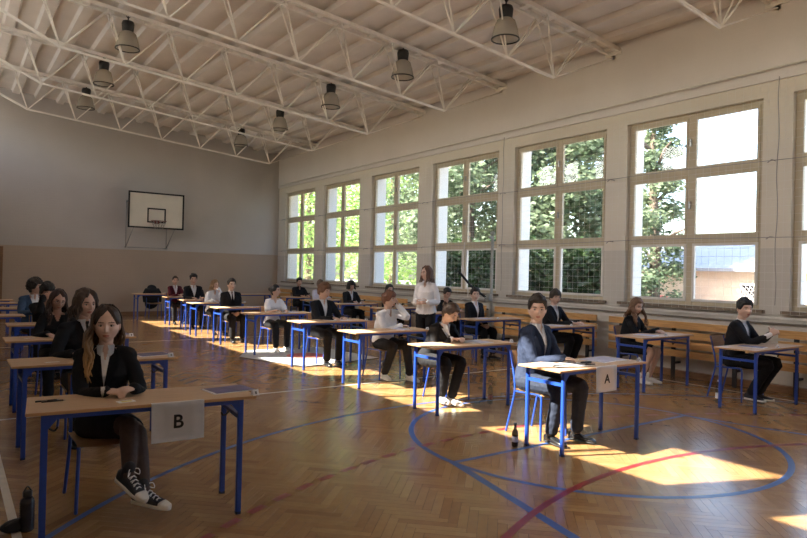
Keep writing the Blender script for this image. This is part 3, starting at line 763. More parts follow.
def leafmat(name, a, b, sc):
    m, nt, bs = new_mat(name); N = nt.nodes; L = nt.links
    g_ = N.new('ShaderNodeNewGeometry'); no = N.new('ShaderNodeTexNoise'); no.inputs['Scale'].default_value = sc; L.new(g_.outputs['Position'], no.inputs['Vector'])
    cr = N.new('ShaderNodeValToRGB'); cr.color_ramp.elements[0].position = .35; cr.color_ramp.elements[1].position = .65
    cr.color_ramp.elements[0].color = a+(1,); cr.color_ramp.elements[1].color = b+(1,)
    L.new(no.outputs['Fac'], cr.inputs[0]); L.new(cr.outputs[0], bs.inputs['Base Color']); bs.inputs['Roughness'].default_value = .6
    tr_ = N.new('ShaderNodeBsdfTranslucent'); L.new(cr.outputs[0], tr_.inputs[0]); mx = N.new('ShaderNodeMixShader'); mx.inputs[0].default_value = .4
    out = [n for n in N if n.type == 'OUTPUT_MATERIAL'][0]; L.new(bs.outputs[0], mx.inputs[1]); L.new(tr_.outputs[0], mx.inputs[2]); L.new(mx.outputs[0], out.inputs[0])
    return m
M['leaf'] = leafmat('bright_leaves', (.13,.27,.05), (.40,.52,.20), 1.5)
M['pine'] = leafmat('pine_needles', (.05,.085,.04), (.20,.26,.15), 1.2)
M['hedge'] = leafmat('dark_hedge_leaves', (.012,.03,.01), (.045,.09,.022), 2.5)
M['bark'] = pmat('tree_bark', (.12,.09,.065), .9, .3, 10)
def tree(x, y, h, rr, m, lb, seed, n=2600, size=.16, trunk=True, low=.25):
    rnd = random.Random(seed)
    t = thing('tree', lb, 'tree', (x, y, -.62), 0, 'trees outside the windows')
    bm = B(); tube(bm, [(0,0,0),(.1,0,h*.35),(0,.1,h*.7),(0,0,h*.95)], [.2,.16,.1,.03], 8)
    for k in range(10):
        a = rnd.random()*6.28; z = h*(low+.1+.06*k)
        tube(bm, [(0,0,z),(math.cos(a)*rr*.5, math.sin(a)*rr*.5, z+h*.06),(math.cos(a)*rr*.85, math.sin(a)*rr*.85, z+h*.08)], [.07,.045,.02], 6, 3)
    obj('trunk', bm, 'bark', t)
    bm = B()
    for k in range(22):
        f_ = k/21; a = k*2.4+rnd.random(); z = h*(low+(1-low)*f_); q = rr*(1.05-.75*f_ if m == 'pine' else (.55+1.4*f_*(1-f_)))*.62
        c = (math.cos(a)*q*.8, math.sin(a)*q*.8, z); s = rr*(.52-.25*f_ if m == 'pine' else .45)
        leaves(bm, c, (s, s, s*.75), n//22, size, rnd, .2 if m == 'pine' else .5)
    obj('foliage', bm, m, t)
tree(21, 43, 12, 5.5, 'leaf', 'bright green tree filling the first window of the far corner', 1, 9000, .13)
tree(17, 33, 11, 4.2, 'leaf', 'bright green tree with pale trunk seen through the second window', 2, 9000, .11, low=.2)
tree(24, 37.5, 12, 3.4, 'leaf', 'bright green tree between the first and the second window', 3, 7000, .12)
tree(19, 27.3, 12, 3.9, 'leaf', 'bright green tree seen through the third window', 4, 12000, .10, low=.1)
tree(18, 22.5, 12, 3.4, 'pine', 'dark conifer at the right side of the third window', 5, 11000, .10)
tree(16.5, 18.5, 14.5, 3.2, 'pine', 'dark pine filling the fourth window', 6, 22000, .11)
tree(18.9, 15.9, 15, 3.2, 'pine', 'grey green pine filling the fifth window', 7, 32000, .12, low=.2)
tree(17.5, 11.1, 8.3, 1.5, 'pine', 'grey green conifer in the left half of the biggest window', 8, 11000, .07, low=.08)
def hedge(x, y0, y1, h, lb, seed, n=7000):
    rnd = random.Random(seed); t = thing('hedge', lb, 'hedge', (x, (y0+y1)/2, -.62), 0, 'hedges outside the windows')
    bm = B(); L_ = (y1-y0)/2; k = int(L_*2/1.1)+1
    for i in range(k): leaves(bm, (rnd.random()*.4, -L_+2*L_*(i+.5)/k, h*.5), (.9, 1.0, h*.55), n//k, .09, rnd, .5)
    obj('foliage', bm, 'hedge', t)
    bm = B()
    for i in range(k): tube(bm, [(0, -L_+2*L_*(i+.5)/k, 0), (.05, -L_+2*L_*(i+.5)/k+.1, h*.7)], [.05,.02], 6)
    obj('stems', bm, 'bark', t)
hedge(14.2, 13.0, 17.6, 3.4, 'dark hedge behind the lower panes of the fourth window', 11, 12000)
hedge(14.4, 10.2, 12.9, 3.2, 'dark hedge behind the lower panes of the fifth window', 12, 8000)
# low building outside
M['bwall'] = pmat('rendered_outer_wall', (.66,.55,.43), .8, .08, 2); M['broof'] = pmat('grey_sheet_roof', (.26,.28,.32), .5, .1, 2)
t = thing('low_building', 'low beige building with grey sheet roof seen through the lower panes of the biggest window', 'building', (26.0, 11.0, -.62))
bm = B(); box(bm, (0,2,1.35), (4,22,2.7)); obj('wall', bm, 'bwall', t)
bm = B()
vs = [(-2.5,-9.3,2.65),(-2.5,13.3,2.65),(1.2,13.3,3.75),(1.2,-9.3,3.75),(2.6,13.3,3.2),(2.6,-9.3,3.2)]
a = [bm.verts.new(v) for v in vs]; b = [bm.verts.new((v[0],v[1],v[2]-.12)) for v in vs]
for q in ((0,1,2,3),(3,2,4,5)):
    bm.faces.new([a[i] for i in q]); bm.faces.new([b[i] for i in q][::-1])
for i, j in ((0,1),(1,2),(2,4),(4,5),(5,3),(3,0)): bm.faces.new((a[i],a[j],b[j],b[i]))
obj('roof', bm, 'broof', t)
for yy in (-.1, -5.2):
    bm = B(); bx(bm, -2.06,-1.98, yy-.7, yy+.7, .9, 2.1); w_ = obj('window', bm, 'whiteframe', t)
    bm = B(); bx(bm, -2.075,-2.06, yy-.62, yy+.62, .98, 2.02); obj('pane', bm, 'blackglass', w_)
    bm = B()
    for k in range(-7, 8):
        for s in (-1,1):
            y_a = yy+k*.16; bar(bm, (-2.11, max(yy-.62, min(yy+.62, y_a-s*.5)), .98), (-2.11, max(yy-.62, min(yy+.62, y_a+s*.5)), 2.02), .012, 5)
    obj('lattice', bm, 'whiteframe', w_)
# red and white van like car beyond the hedge gap, seen low in the fifth window
M['red'] = pmat('red_car_paint', (.62,.10,.07), .3, .05); M['tail'] = pmat('dark_glass', (.02,.02,.025), .1)
def car(x, y, lb, rz=0):
    t = thing('car', lb, 'car', (x, y, -.62), rz, 'red cars outside')
    bm = B(); tube(bm, [(0,-1.9,.55),(0,-1.2,.62),(0,1.2,.62),(0,1.9,.58)], [.55,.85,.85,.6], 16, 4, flat=.5, flatdir=(0,0,1)); tube(bm, [(0,-.9,.95),(0,-.2,1.2),(0,.9,1.2),(0,1.5,.95)], [.45,.68,.68,.5], 16, 4, flat=.5, flatdir=(0,0,1)); obj('car_body', bm, 'red', t)
    for sx in (-1,1):
        for yy in (-1.2,1.2):
            bm = B(); bar(bm, (sx*.62,yy,.31), (sx*.82,yy,.31), .31, 18); obj('wheel', bm, 'rubber', t)
    bm = B(); box(bm, (-.66,.35,1.25), (.06,1.3,.28)); box(bm, (.66,.35,1.25), (.06,1.3,.28)); obj('side_window', bm, 'tail', t)
car(19.5, 14.4, 'red car glimpsed through the lower right pane of the fifth window')
car(22.5, 13.9, 'red car parked at the beige building, seen low in the biggest window')
# ------------------------------------------------------------------ people
M['iris'] = pmat('dark_iris', (.05,.035,.025), .15, 0); M['eyewhite'] = pmat('eye_white', (.62,.58,.55), .25, .02)
M['lips'] = pmat('lip_skin', (.42,.16,.13), .45, .05, 60); M['brow'] = pmat('eyebrow_hair', (.05,.03,.02), .8, .1)
SK = {}
def skin(tone):
    if tone not in SK: SK[tone] = pmat('skin_%d' % len(SK), tone, .5, .05, 12, bump=.03)
    return SK[tone]
CM = {}
def cloth(col, var=.15, rough=.8):
    k = (col, var, rough)
    if k not in CM: CM[k] = pmat('cloth_%d' % len(CM), col, rough, var, 30, bump=.12, bscale=160, spec=.2)
    return CM[k]
def hairmat(col, tip=None, z0=-.02, z1=-.30):
    m = pmat('hair_colour', col, .55, .35, 30, stretch=(2,2,.25), bump=.25, bscale=60)
    if tip:
        N = m.node_tree.nodes; L = m.node_tree.links; b = N['Principled BSDF']
        tc = N.new('ShaderNodeTexCoord'); sp = N.new('ShaderNodeSeparateXYZ'); L.new(tc.outputs['Object'], sp.inputs[0])
        mr = N.new('ShaderNodeMapRange'); mr.inputs[1].default_value = z0; mr.inputs[2].default_value = z1; L.new(sp.outputs[2], mr.inputs[0])
        cr = [n for n in N if n.type == 'VALTORGB'][0]
        mx = N.new('ShaderNodeMix'); mx.data_type = 'RGBA'; L.new(mr.outputs[0], mx.inputs[0]); L.new(cr.outputs[0], mx.inputs[6])
        mx.inputs[7].default_value = tip+(1,); L.new(mx.outputs[2], b.inputs['Base Color'])
    return m

def fuse(bm, voxel, smooth=4, fold=0, ffreq=9, seed=0, post=None):
    bmesh.ops.recalc_face_normals(bm, faces=bm.faces)
    me = bpy.data.meshes.new('tmp'); bm.to_mesh(me); bm.free()
    o = bpy.data.objects.new('tmp', me); C.objects.link(o)
    md = o.modifiers.new('r', 'REMESH'); md.mode = 'VOXEL'; md.voxel_size = voxel; md.use_smooth_shade = True
    if smooth: s = o.modifiers.new('s', 'SMOOTH'); s.factor = .5; s.iterations = smooth
    bpy.context.view_layer.update()
    out = bpy.data.meshes.new_from_object(o.evaluated_get(bpy.context.evaluated_depsgraph_get()))
    bpy.data.objects.remove(o); bpy.data.meshes.remove(me)
    if fold:
        off = V((seed*3.1, seed*1.7, 0))
        nr = [v.normal.copy() for v in out.vertices]
        for v, n_ in zip(out.vertices, nr):
            a = noise.noise(V((v.co.x*ffreq*1.2, v.co.y*ffreq, v.co.z*ffreq*2.0))+off); b_ = 1-abs(noise.noise(V((v.co.x*ffreq, v.co.y*ffreq*1.4, v.co.z*ffreq*1.3))*1.7+off))*2
            v.co += n_*fold*(.7*a+.6*(b_-.4))
    for p in out.polygons: p.use_smooth = True
    return out
def smst(a, b, x):
    t = max(0, min(1, (x-a)/(b-a))); return t*t*(3-2*t)

def head_point(th, ph, fem=False):
    """th: azimuth (0 = front -y), ph: latitude; returns local head surface point"""
    sx, cx_ = math.sin(th), math.cos(th); cz = math.cos(ph); z = .118*math.sin(ph)
    x = .076*sx*cz; y = -.096*cx_*cz
    e = .85
    if z < 0:
        t = -z/.118
        x *= 1-(.40 if fem else .30)*t**2.2+.10*t*(1-t)
        if y > 0: y *= 1-.50*t
        else: y *= 1+.16*t*(1-t)*2-.02*t
    g = lambda x0, z0, ax, az: math.exp(-((abs(x)-x0)/ax)**2-((z-z0)/az)**2)
    front = smst(.2, .75, cx_)*smst(-.2,.3,cz)
    if front > 0:
        d = 0
        d += .007*g(0,.028,.05,.014)              # brow
        d -= .011*g(.031,.004,.016,.013)          # sockets
        d += .011*g(0,.0,.007,.02)                # bridge
        nz = smst(.018,-.026,z)*smst(-.044,-.032,z)
        d += (.021 if fem else .024)*nz*math.exp(-(x/.0105)**2)
        d += .007*g(.012,-.034,.006,.006)         # nostrils
        d += .005*g(.044,-.020,.018,.018)         # cheeks
        d -= .004*g(.034,-.06,.014,.018)
        d += .008*g(0,-.060,.020,.014)            # mouth mound
        d += .0035*g(0,-.055,.016,.0035)+.0045*g(0,-.066,.014,.004)
        d -= .005*g(0,-.0605,.022,.0022)
        d -= .005*g(0,-.078,.016,.006)
        d += .009*g(0,-.100,.018,.014)            # chin
        y -= d*front
    return V((x, y, z))
def head_mesh(bm, Hm, nu, nv, fem, mi_skin=0, mi_lip=1, mi_brow=2):
    rows = []
    for i in range(nv+1):
        ph = -PI/2+.04+(PI-.08)*i/nv
        rows.append([])
        for j in range(nu):
            # denser toward the face
            a = 2*PI*j/nu-PI; th = a-.55*math.sin(a)*.8 if False else a
            th = PI*math.copysign(abs(a/PI)**1.35, a)
            p = head_point(th, ph, fem); rows[-1].append((bm.verts.new(Hm @ p), p))
    for i in range(nv):
        for j in range(nu):
            q = [rows[i][j], rows[i][(j+1) % nu], rows[i+1][(j+1) % nu], rows[i+1][j]]
            f = bm.faces.new([a[0] for a in q]); f.smooth = True
            c = (q[0][1]+q[1][1]+q[2][1]+q[3][1])/4; mi = mi_skin
            if c.y < -.05:
                if -.070 < c.z < -.0525 and (abs(c.x)/.0205)**2+((c.z+.061)/.0095)**2 < 1: mi = mi_lip
                if .014 < abs(c.x) < .048 and abs(c.z-(.0265-.10*abs(abs(c.x)-.031)+.0))< (.0035 if not fem else .0027): mi = mi_brow
            f.material_index = mi
    for r_, rev in ((rows[0], True), (rows[-1], False)):
        f = bm.faces.new([a[0] for a in (r_[::-1] if rev else r_)]); f.material_index = mi_skin
def eyes(bm, Hm, mi_w=3, mi_i=4, mi_lash=2, closed=False):
    R3 = Hm.to_3x3()
    for s in (-1,1):
        c = V((s*.031, -.0735, .004))
        if not closed:
            ellipsoid(bm, Hm @ c, (.0145,.0115,.0085), 12, 8, R3, mi_w)
            ellipsoid(bm, Hm @ (c+V((0,-.0085,0))), (.0058,.0040,.0062), 10, 6, R3, mi_i)
        P = [c+V((dx*.0165, -.0118+.005*dx*dx, .0075*(1-dx*dx)+(.0 if not closed else -.008)-.001)) for dx in (-1,-.5,0,.5,1)]
        tube(bm, [Hm @ p for p in P], [.0007,.0016,.0018,.0017,.0008], 5, 2, mi_lash)
        e = V((s*.0765, .012, -.008))
        ellipsoid(bm, Hm @ e, (.009,.019,.031), 10, 8, R3 @ Matrix.Rotation(R(-8*s), 3, 'Z'), 0)

def hair_cap(bm, Hm, st, seed, fem):
    rnd = random.Random(seed); nu, nv = 56, 40; rows = []
    top, side = st.get('top', .024), st.get('side', .010)
    fl = st.get('fringe', .060); sb = st.get('sideburn', -.01); nape = st.get('nape', -.075); part = st.get('part', 0)
    fr = st.get('rough', .35)
    for i in range(nv+1):
        ph = -PI/2+.05+(PI-.1)*i/nv; rows.append([])
        for j in range(nu):
            a = 2*PI*j/nu-PI; p = head_point(a, ph, fem); 
            # hair line height as a function of the azimuth
            b_ = abs(a)
            k = smst(R(st.get('open', 38)), R(st.get('open', 38)+34), b_); hz = (fl-.018*math.cos(a*3)*(1-k)*st.get('wavy', 0))*(1-k)+sb*k
            k2 = smst(R(85), R(120), b_); hz = hz*(1-k2)+nape*k2
            if part: hz += (1-k)*.035*max(0, 1-abs(p.x-part)/.03)
            d = p.z-hz; t = smst(-.002, .020, d)
            n_ = V((p.x/.0058, p.y/.0092, p.z/.0139)).normalized()
            th = side+(top-side)*smst(.0, .09, p.z)
            nn = noise.noise(V((p.x*45+seed, p.y*28, p.z*28)))+.6*noise.noise(V((p.x*90+seed, p.y*60, p.z*60)))
            th *= 1+fr*nn
            q = p+n_*(th*t-.004*(1-t))
            if p.y < -.03 and d > 0: q.y -= st.get('quiff', .004)*smst(0,.03,d)
            rows[-1].append(bm.verts.new(Hm @ q))
    for i in range(nv):
        for j in range(nu):
            f = bm.faces.new((rows[i][j], rows[i][(j+1) % nu], rows[i+1][(j+1) % nu], rows[i+1][j])); f.smooth = True
    bm.faces.new(rows[0][::-1]); bm.faces.new(rows[-1])
def lock(bm, Hm, a, st, rnd, N0):
    """one strand lock from the crown over the head side, then hanging"""
    ln = st['length']*(.88+.2*rnd.random()); x0 = .01*rnd.uniform(-1,1)
    P = []
    for ph in (72, 45, 20, -2):
        p = head_point(a, R(ph)); n_ = V((p.x, p.y*.8, p.z*.3)).normalized(); P.append(Hm @ (p+n_*(.016+.006*rnd.random())))
    base = P[-1].copy(); out = (Hm.to_3x3() @ V((math.sin(a), -math.cos(a), 0))); out.z = 0
    if out.length > 0: out.normalize()
    wv = st.get('wave', .012); phs = rnd.random()*6.28; fwd = st.get('fwd', 0)
    n_ = max(3, int(ln/.045))
    for i in range(1, n_+1):
        f_ = i/n_; zz = base.z-ln*f_
        drop = ln*f_
        fade = math.sin(min(1, drop/.12)*PI/2)
        o_ = out*(st.get('spread', .01)*fade+wv*.8*math.sin(phs+drop*38))
        yb_ = 0
        if drop > .07:
            side = 1 if abs(a) > R(100) else -1
            yb_ = side*.055*smst(.07,.17,drop)*(1 if side > 0 else 1+fwd)
        q = V((base.x, base.y, zz))+o_+V((wv*.7*math.cos(phs*1.7+drop*40), yb_, 0))
        P.append(q)
    r0 = st.get('thick', .013)
    rad = [r0*.75]*4+[r0*(1-.55*(i/n_)**1.6) for i in range(1, n_+1)]
    tube(bm, P, rad, 7, 3, flat=.55, flatdir=out if out.length > 0 else (0,1,0))

def ik(S, W, l1, l2, pole):
    d = W-S; L_ = min(d.length, (l1+l2)*.995); u = d.normalized()
    a = (l1*l1-l2*l2+L_*L_)/(2*L_); h = math.sqrt(max(0, l1*l1-a*a))
    p = V(pole)-u*u.dot(V(pole)); p.normalize()
    return S+u*a+p*h, S+u*L_
def hand(bm, W, d, nrm, side, s=1.0, curl=.5, near=True):
    """wrist, pointing direction, palm normal (out of the palm), side +1: thumb toward +cross"""
    d = d.normalized(); nrm = (nrm-d*nrm.dot(d)).normalized(); lat = d.cross(nrm)*side
    tube(bm, [W-d*.01, W+d*.03*s, W+d*.085*s], [.027*s,.036*s,.038*s], 12, 3, flat=.42, flatdir=nrm)
    L_ = [.076,.084,.078,.062]; rr = [.0085,.009,.0085,.0075]
    for i in range(4):
        b0 = W+d*.082*s+lat*(.027-.018*i)*s; sp = lat*(.06-.04*i)
        dd = (d+sp).normalized(); P = [b0-d*.02*s, b0]; ang = 0; q = b0
        for f_, c_ in ((.45,.45),(.32,.75),(.23,.55)):
            ang += c_*curl*1.5
            q = q+(dd*math.cos(ang)+nrm*math.sin(ang))*L_[i]*f_*s; P.append(q)
        tube(bm, P, [rr[i]*s*1.05, rr[i]*s*1.05, rr[i]*s, rr[i]*s*.93, rr[i]*s*.8], 8, 2)
    t0 = W+d*.02*s+lat*.022*s
    tube(bm, [t0, t0+(d*.6+lat*.75+nrm*.15)*.042*s, t0+(d*1.1+lat*.85+nrm*.35)*.058*s, t0+(d*1.6+lat*.8+nrm*.55)*.062*s], [.015*s,.0125*s,.0105*s,.0085*s], 8, 2)

def person(lb, loc, rz=0, s=1.0, fem=False, lean=.10, twist=0, side=0, yaw=0, pitch=0, tilt=0, headfwd=.02,
           arms=None, legs=None, tone=(.56,.36,.27), hair=None, top='suit', topcol=(.012,.012,.015), shirtcol=None, legcol=(.012,.012,.014),
           tie=None, shoe='leather', glasses=False, vox=.009, seat=.455, group='students at the desks', stand=False, bare=False, skirt=False, vneck=.055, fullshoes=True, bulk=1.0):
    root = thing('person', lb, 'person', (loc[0], loc[1], 0), rz, group)
    hn = vox < .0075
    seedv = int(abs(loc[0]*31+loc[1]*17)*7) % 97
    P0 = V((0, .03, seat+.085)) if not stand else V((0,0,.93*s))
    up = V((math.sin(side), -math.sin(lean), math.cos(lean)*math.cos(side))).normalized()
    TL = .50*s; N0 = P0+up*TL+V((0,-.015,0))
    xh = V((1,0,0)); xs = (Matrix.Rotation(twist, 3, up) @ V((1,0,0))).normalized(); fw = up.cross(V((1,0,0))).normalized()*-1
    if fw.y > 0: fw = -fw
    fws = (Matrix.Rotation(twist, 3, up) @ fw)
    prof = [(-.20,.09,.085,0),(-.10,.145 if not fem else .155,.11,0),(.02,.160 if not fem else .17,.112,0),(.28,.138 if not fem else .120,.098,0),(.52,.155 if not fem else .138,.112,.006),
            (.68,.165 if not fem else .148,.112 if not fem else .122,.012 if not fem else .02),(.82,.165 if not fem else .148,.10,.004),(.93,.125,.075,-.004),(1.0,.062,.058,-.006)]
    SW = (.172 if not fem else .147)*s*bulk
    def torso(bm, inf, t0=-1, t1=2, loose=0):
        rings = []
        for t, rx, ry, fo in prof:
            if t < t0 or t > t1: continue
            c = P0+up*TL*t+(fws if t > .4 else fw)*fo
            k = smst(0, 1, t); xa = (xh*(1-k)+xs*k).normalized(); ya = (fw*(1-k)+fws*k).normalized()
            ex = inf+(loose*math.sin(max(0, min(1, (t+.1)/.8))*PI) if loose else 0)
            ring = []
            for q in range(24):
                a = 2*PI*q/24; ca, sa = math.cos(a), math.sin(a); pw = .82
                ring.append(c+xa*(math.copysign(abs(ca)**pw, ca)*(rx*s*bulk+ex))+ya*(math.copysign(abs(sa)**pw, sa)*(ry*s*bulk+ex)))
            rings.append(ring)
        loft(bm, rings)
    sh = {}
    for k_ in (-1,1): sh[k_] = N0-up*.055*s+xs*SW*k_+fws*-.0
    arms = arms or {}
    el, wr = {}, {}
    for k_ in (-1,1):
        a_ = arms.get(k_, ('w', (k_*.08,-.40,.80))); W = V(a_[1]); pole = a_[2] if len(a_) > 2 else (k_*.5,.25,-.7); pole = (pole[0]*.40, pole[1]+.15, pole[2])
        el[k_], wr[k_] = ik(sh[k_], W, .285*s, .255*s, pole)
    def armtube(bm, k_, inf, t1=1.0, r_=(.056,.050,.040,.036,.027)):
        S, E, W = sh[k_], el[k_], wr[k_]; f_ = .9 if fem else 1.0
        pts = [S-xs*k_*.035*s+up*.0, S+(E-S)*.25, E-(E-S)*.08, E+(W-E)*.35, W]
        rr_ = [v*f_*s+inf for v in r_]
        if t1 < 1.0:   # short sleeve to mid upper arm
            pts = [pts[0], pts[1], S+(E-S)*.72]; rr_ = [rr_[0]+.004, rr_[1]+.008, rr_[1]+.010]
        tube(bm, pts, rr_, 14, 3)
    # legs
    hip, kn, an = {}, {}, {}
    legs = legs or {}
    for k_ in (-1,1):
        hip[k_] = P0+V((k_*.085*s,-.01,-.02))
        if stand: dk, da = V((k_*.09,-.01,.50*s)), V((k_*.085,.02,.09))
        else: dk, da = V((k_*.12,-.43*s,seat+.065)), V((k_*.11,-.42,.10))
        if k_ in legs:
            dk = V(legs[k_][0]); da = V(legs[k_][1])
        kn[k_], an[k_] = dk, da
    def legtube(bm, k_, inf, end=1.0, r_=(.088,.078,.060,.054,.036), flare=0):
        H_, K, A_ = hip[k_], kn[k_], an[k_]
        pts = [H_, H_+(K-H_)*.45, K-(K-H_)*.06, K+(A_-K)*.08, K+(A_-K)*.38*end, K+(A_-K)*end]
        r6 = [r_[0], r_[1], r_[2], r_[2]*.98, r_[3], r_[4]]
        tube(bm, pts, [v*s+inf+(flare*i/5) for i, v in enumerate(r6)], 14, 3)
    # head
    hd = up*.5+V((0,-headfwd*3,1)).normalized()*.5; hd.normalize()
    Hc = N0+hd*.168*s+V((0,-headfwd,0))
    Hm = Matrix.Translation(Hc) @ (Matrix.Rotation(yaw, 4, 'Z') @ Matrix.Rotation(pitch, 4, 'X') @ Matrix.Rotation(tilt, 4, 'Y')) @ Matrix.Diagonal((s*1.04, s*1.04, s*1.05, 1))
    # body
    bm = B(); torso(bm, -.004)
    tube(bm, [sh[-1]-xs*.0, N0-up*.03*s, sh[1]], [.045*s,.050*s,.045*s], 12, 3)
    tube(bm, [N0-up*.06*s, N0+up*.02*s, Hm @ V((0,.022,-.05))], [.062*s,.054*s,.055*s] if not fem else [.055*s,.046*s,.047*s], 14, 3)
    for k_ in (-1,1):
        armtube(bm, k_, -.003); legtube(bm, k_, -.004)
        ad = (wr[k_]-el[k_]).normalized(); hdn = V((ad.x*.6, ad.y, ad.z*.3)) if True else ad
        spec = arms.get(k_, None); pd = V(spec[3]) if spec and len(spec) > 3 else hdn; pn = V(spec[4]) if spec and len(spec) > 4 else V((0,0,-1))
        cur = spec[5] if spec and len(spec) > 5 else .35
        # thumb side: for a palm down hand the thumb points to the body midline
        dd = pd.normalized(); nn_ = (pn-dd*pn.dot(dd)).normalized(); lat = dd.cross(nn_)
        want = V((-k_,0,.3)); 
        hand(bm, wr[k_], pd, pn, 1 if lat.dot(want) > 0 else -1, s*(.92 if fem else 1.0), cur)
        A_ = an[k_]; tdir = V((legs[k_][3] if (k_ in legs and len(legs[k_]) > 3) else k_*.12,-1,-.25 if not (k_ in legs and len(legs[k_]) > 2) else legs[k_][2])).normalized()
        tube(bm, [A_, A_+V((0,.01,-.04)), A_+tdir*.07+V((0,0,-.05))], [.034*s,.030*s,.018*s], 10, 3)
    body = fuse(bm, vox, 5 if hn else 3)
    bm = B(); bm.from_mesh(body); bpy.data.meshes.remove(body)
    head_mesh(bm, Hm, 96 if hn else 56, 80 if hn else 46, fem); eyes(bm, Hm)
    bmesh.ops.recalc_face_normals(bm, faces=bm.faces)
    obj('body', bm, [skin(tone), 'lips', 'brow', 'eyewhite', 'iris'], root)
    # tops
    def cut(me, test):
        b2 = B(); b2.from_mesh(me)
        bmesh.ops.delete(b2, geom=[f_ for f_ in b2.faces if test(f_.calc_center_median())], context='FACES')
        b2.to_mesh(me); b2.free(); return me
    def uw(c):
        q = c-N0; return q.dot(xs), q.dot(up), (c-(P0+up*(c-P0).dot(up))).dot(fws)
    whitec = cloth(shirtcol or (.78,.78,.80), .04)
    jinf = .016; outer = None
    if top == 'suit':
        bm = B(); torso(bm, .006, -.05, 2); tube(bm, [N0-up*.03*s, N0+up*.028*s], .060*s if not fem else .053*s, 14, 2)
        for k_ in (-1,1):
            W, E = wr[k_], el[k_]; d_ = (W-E).normalized(); tube(bm, [W-d_*.05, W-d_*.002], [.034*s,.031*s], 12, 2)
        me = fuse(bm, vox, 2, .0015, 12, seedv)
        cw = .022
        def st_(c):
            u_, w_, f_ = uw(c)
            return (f_ > 0 and w_ > -.06 and abs(u_) < .004+.22*(w_+.06)) or (w_ > .034*s and abs(u_) < .08 and not (f_ < -.02 and w_ < .05)) and (c-N0).length < .12
        obj('shirt', cut(me, st_), whitec, root)
        bm = B(); torso(bm, jinf, -.16, 2)
        tube(bm, [sh[-1]+up*.008, N0-up*.022*s-fws*.01, sh[1]+up*.008], [.056*s,.054*s,.056*s], 12, 3)
        for k_ in (-1,1): armtube(bm, k_, .010, r_=(.056,.050,.041,.037,.029))
        outer = fuse(bm, vox, 3, .005, 9, seedv)
        vd = .30 if not fem else .26
        def jt(c):
            u_, w_, f_ = uw(c)
            if f_ > .0 and -vd < w_ < .06 and abs(u_) < vneck*(1+w_/vd): return True
            return w_ > -.015 and abs(u_) < .068*s and w_ > -.0+(-.0 if f_ > -.02 else .012)
        bvh = BVHTree.FromPolygons([v.co for v in outer.vertices], [p.vertices for p in outer.polygons])
        jac = obj('jacket', cut(outer, jt), cloth(topcol), root)
        def drape(u_, w_, off):
            o_ = N0+xs*u_+up*w_+fws*.21; h = bvh.ray_cast(o_, -fws)
            p = h[0] if h[0] is not None else N0+xs*u_+up*w_+fws*.1
            return p+fws*off
        # lapels
        for k_ in (-1,1):
            bm = B(); rr_ = []
            for i in range(8):
                f_ = i/7; w_ = .012-(vd+.012)*f_; ue = vneck*(1+w_/vd); wd = (.012+.055*math.sin(min(1, f_*1.25)*PI)**.7 if f_ < .8 else .018)
                rr_.append([bm.verts.new(drape(k_*max(ue-.004, .001), w_, .002)), bm.verts.new(drape(k_*(ue+wd*.5), w_+.004, .007)), bm.verts.new(drape(k_*(ue+wd), w_+.010, .0035))])
            for i in range(7):
                for j in range(2): bm.faces.new((rr_[i][j], rr_[i][j+1], rr_[i+1][j+1], rr_[i+1][j])).smooth = True
            bmesh.ops.solidify(bm, geom=bm.faces[:], thickness=.002)
            obj('lapel', bm, cloth(topcol, .1, .7), jac)
            # shirt collar point
            bm = B()
            for tri in (((.012,.040),(.062,.036),(.050,-.02),(.030,-.035)),):
                vs_ = [bm.verts.new(drape(k_*a_, b_, .004 if q_ > 1 else -.004)) if q_ > 1 else bm.verts.new(N0+xs*k_*a_*.9+up*b_*.95+fws*(.062*s-.02*a_/.06)) for q_, (a_, b_) in enumerate(tri)]
                bm.faces.new(vs_)
            bmesh.ops.solidify(bm, geom=bm.faces[:], thickness=.002)
            obj('collar', bm, whitec, root)
        if hn or tie is None:
            bm = B()
            for w_ in (-.31,-.38): ellipsoid(bm, drape(.004, w_, .003), (.008,.005,.008), 8, 6)
            # two separate buttons
            bm.free()
            for w_ in (-.315,):
                bm = B(); ellipsoid(bm, drape(.004, w_, .003), (.008,.005,.008), 8, 6); obj('button', bm, 'ink', jac)
        if tie:
            bm = B(); rr_ = []
            for w_, wd in ((.020,.014),(.005,.017),(-.012,.011),(-.06,.014),(-.16,.024),(-.28,.028),(-.33,.022)):
                q = .004 if w_ < 0 else .012
                c = N0+up*w_+fws*(.060*s+.004 if w_ > 0 else 0)
                p = [drape(k_*wd, w_, -.002) if w_ < -.01 else c+xs*k_*wd for k_ in (-1,1)]
                m_ = (p[0]+p[1])/2+fws*.007
                rr_.append([bm.verts.new(p[0]), bm.verts.new(m_), bm.verts.new(p[1])])
            for i in range(len(rr_)-1):
                for j in range(2): bm.faces.new((rr_[i][j], rr_[i][j+1], rr_[i+1][j+1], rr_[i+1][j])).smooth = True
            bmesh.ops.solidify(bm, geom=bm.faces[:], thickness=.004)
            obj('tie', bm, cloth(tie, .1, .6), root)
    elif top in ('shirt', 'tee', 'blouse', 'sweater'):
        bm = B(); torso(bm, .012, -.14, 2, loose=.015 if top in ('blouse','shirt') else .0)
        tube(bm, [sh[-1]+up*.004, N0-up*.024*s, sh[1]+up*.004], [.052*s,.053*s,.052*s], 12, 3)
        if top in ('shirt','blouse'): tube(bm, [N0-up*.03*s, N0+up*.026*s], .060*s if not fem else .054*s, 14, 2)
        for k_ in (-1,1): armtube(bm, k_, .012 if top != 'blouse' else .018, t1=.7 if top == 'tee' else 1.0, r_=(.055,.049,.042,.038,.031))
        me = fuse(bm, vox, 3, .006 if top != 'sweater' else .004, 9, seedv)
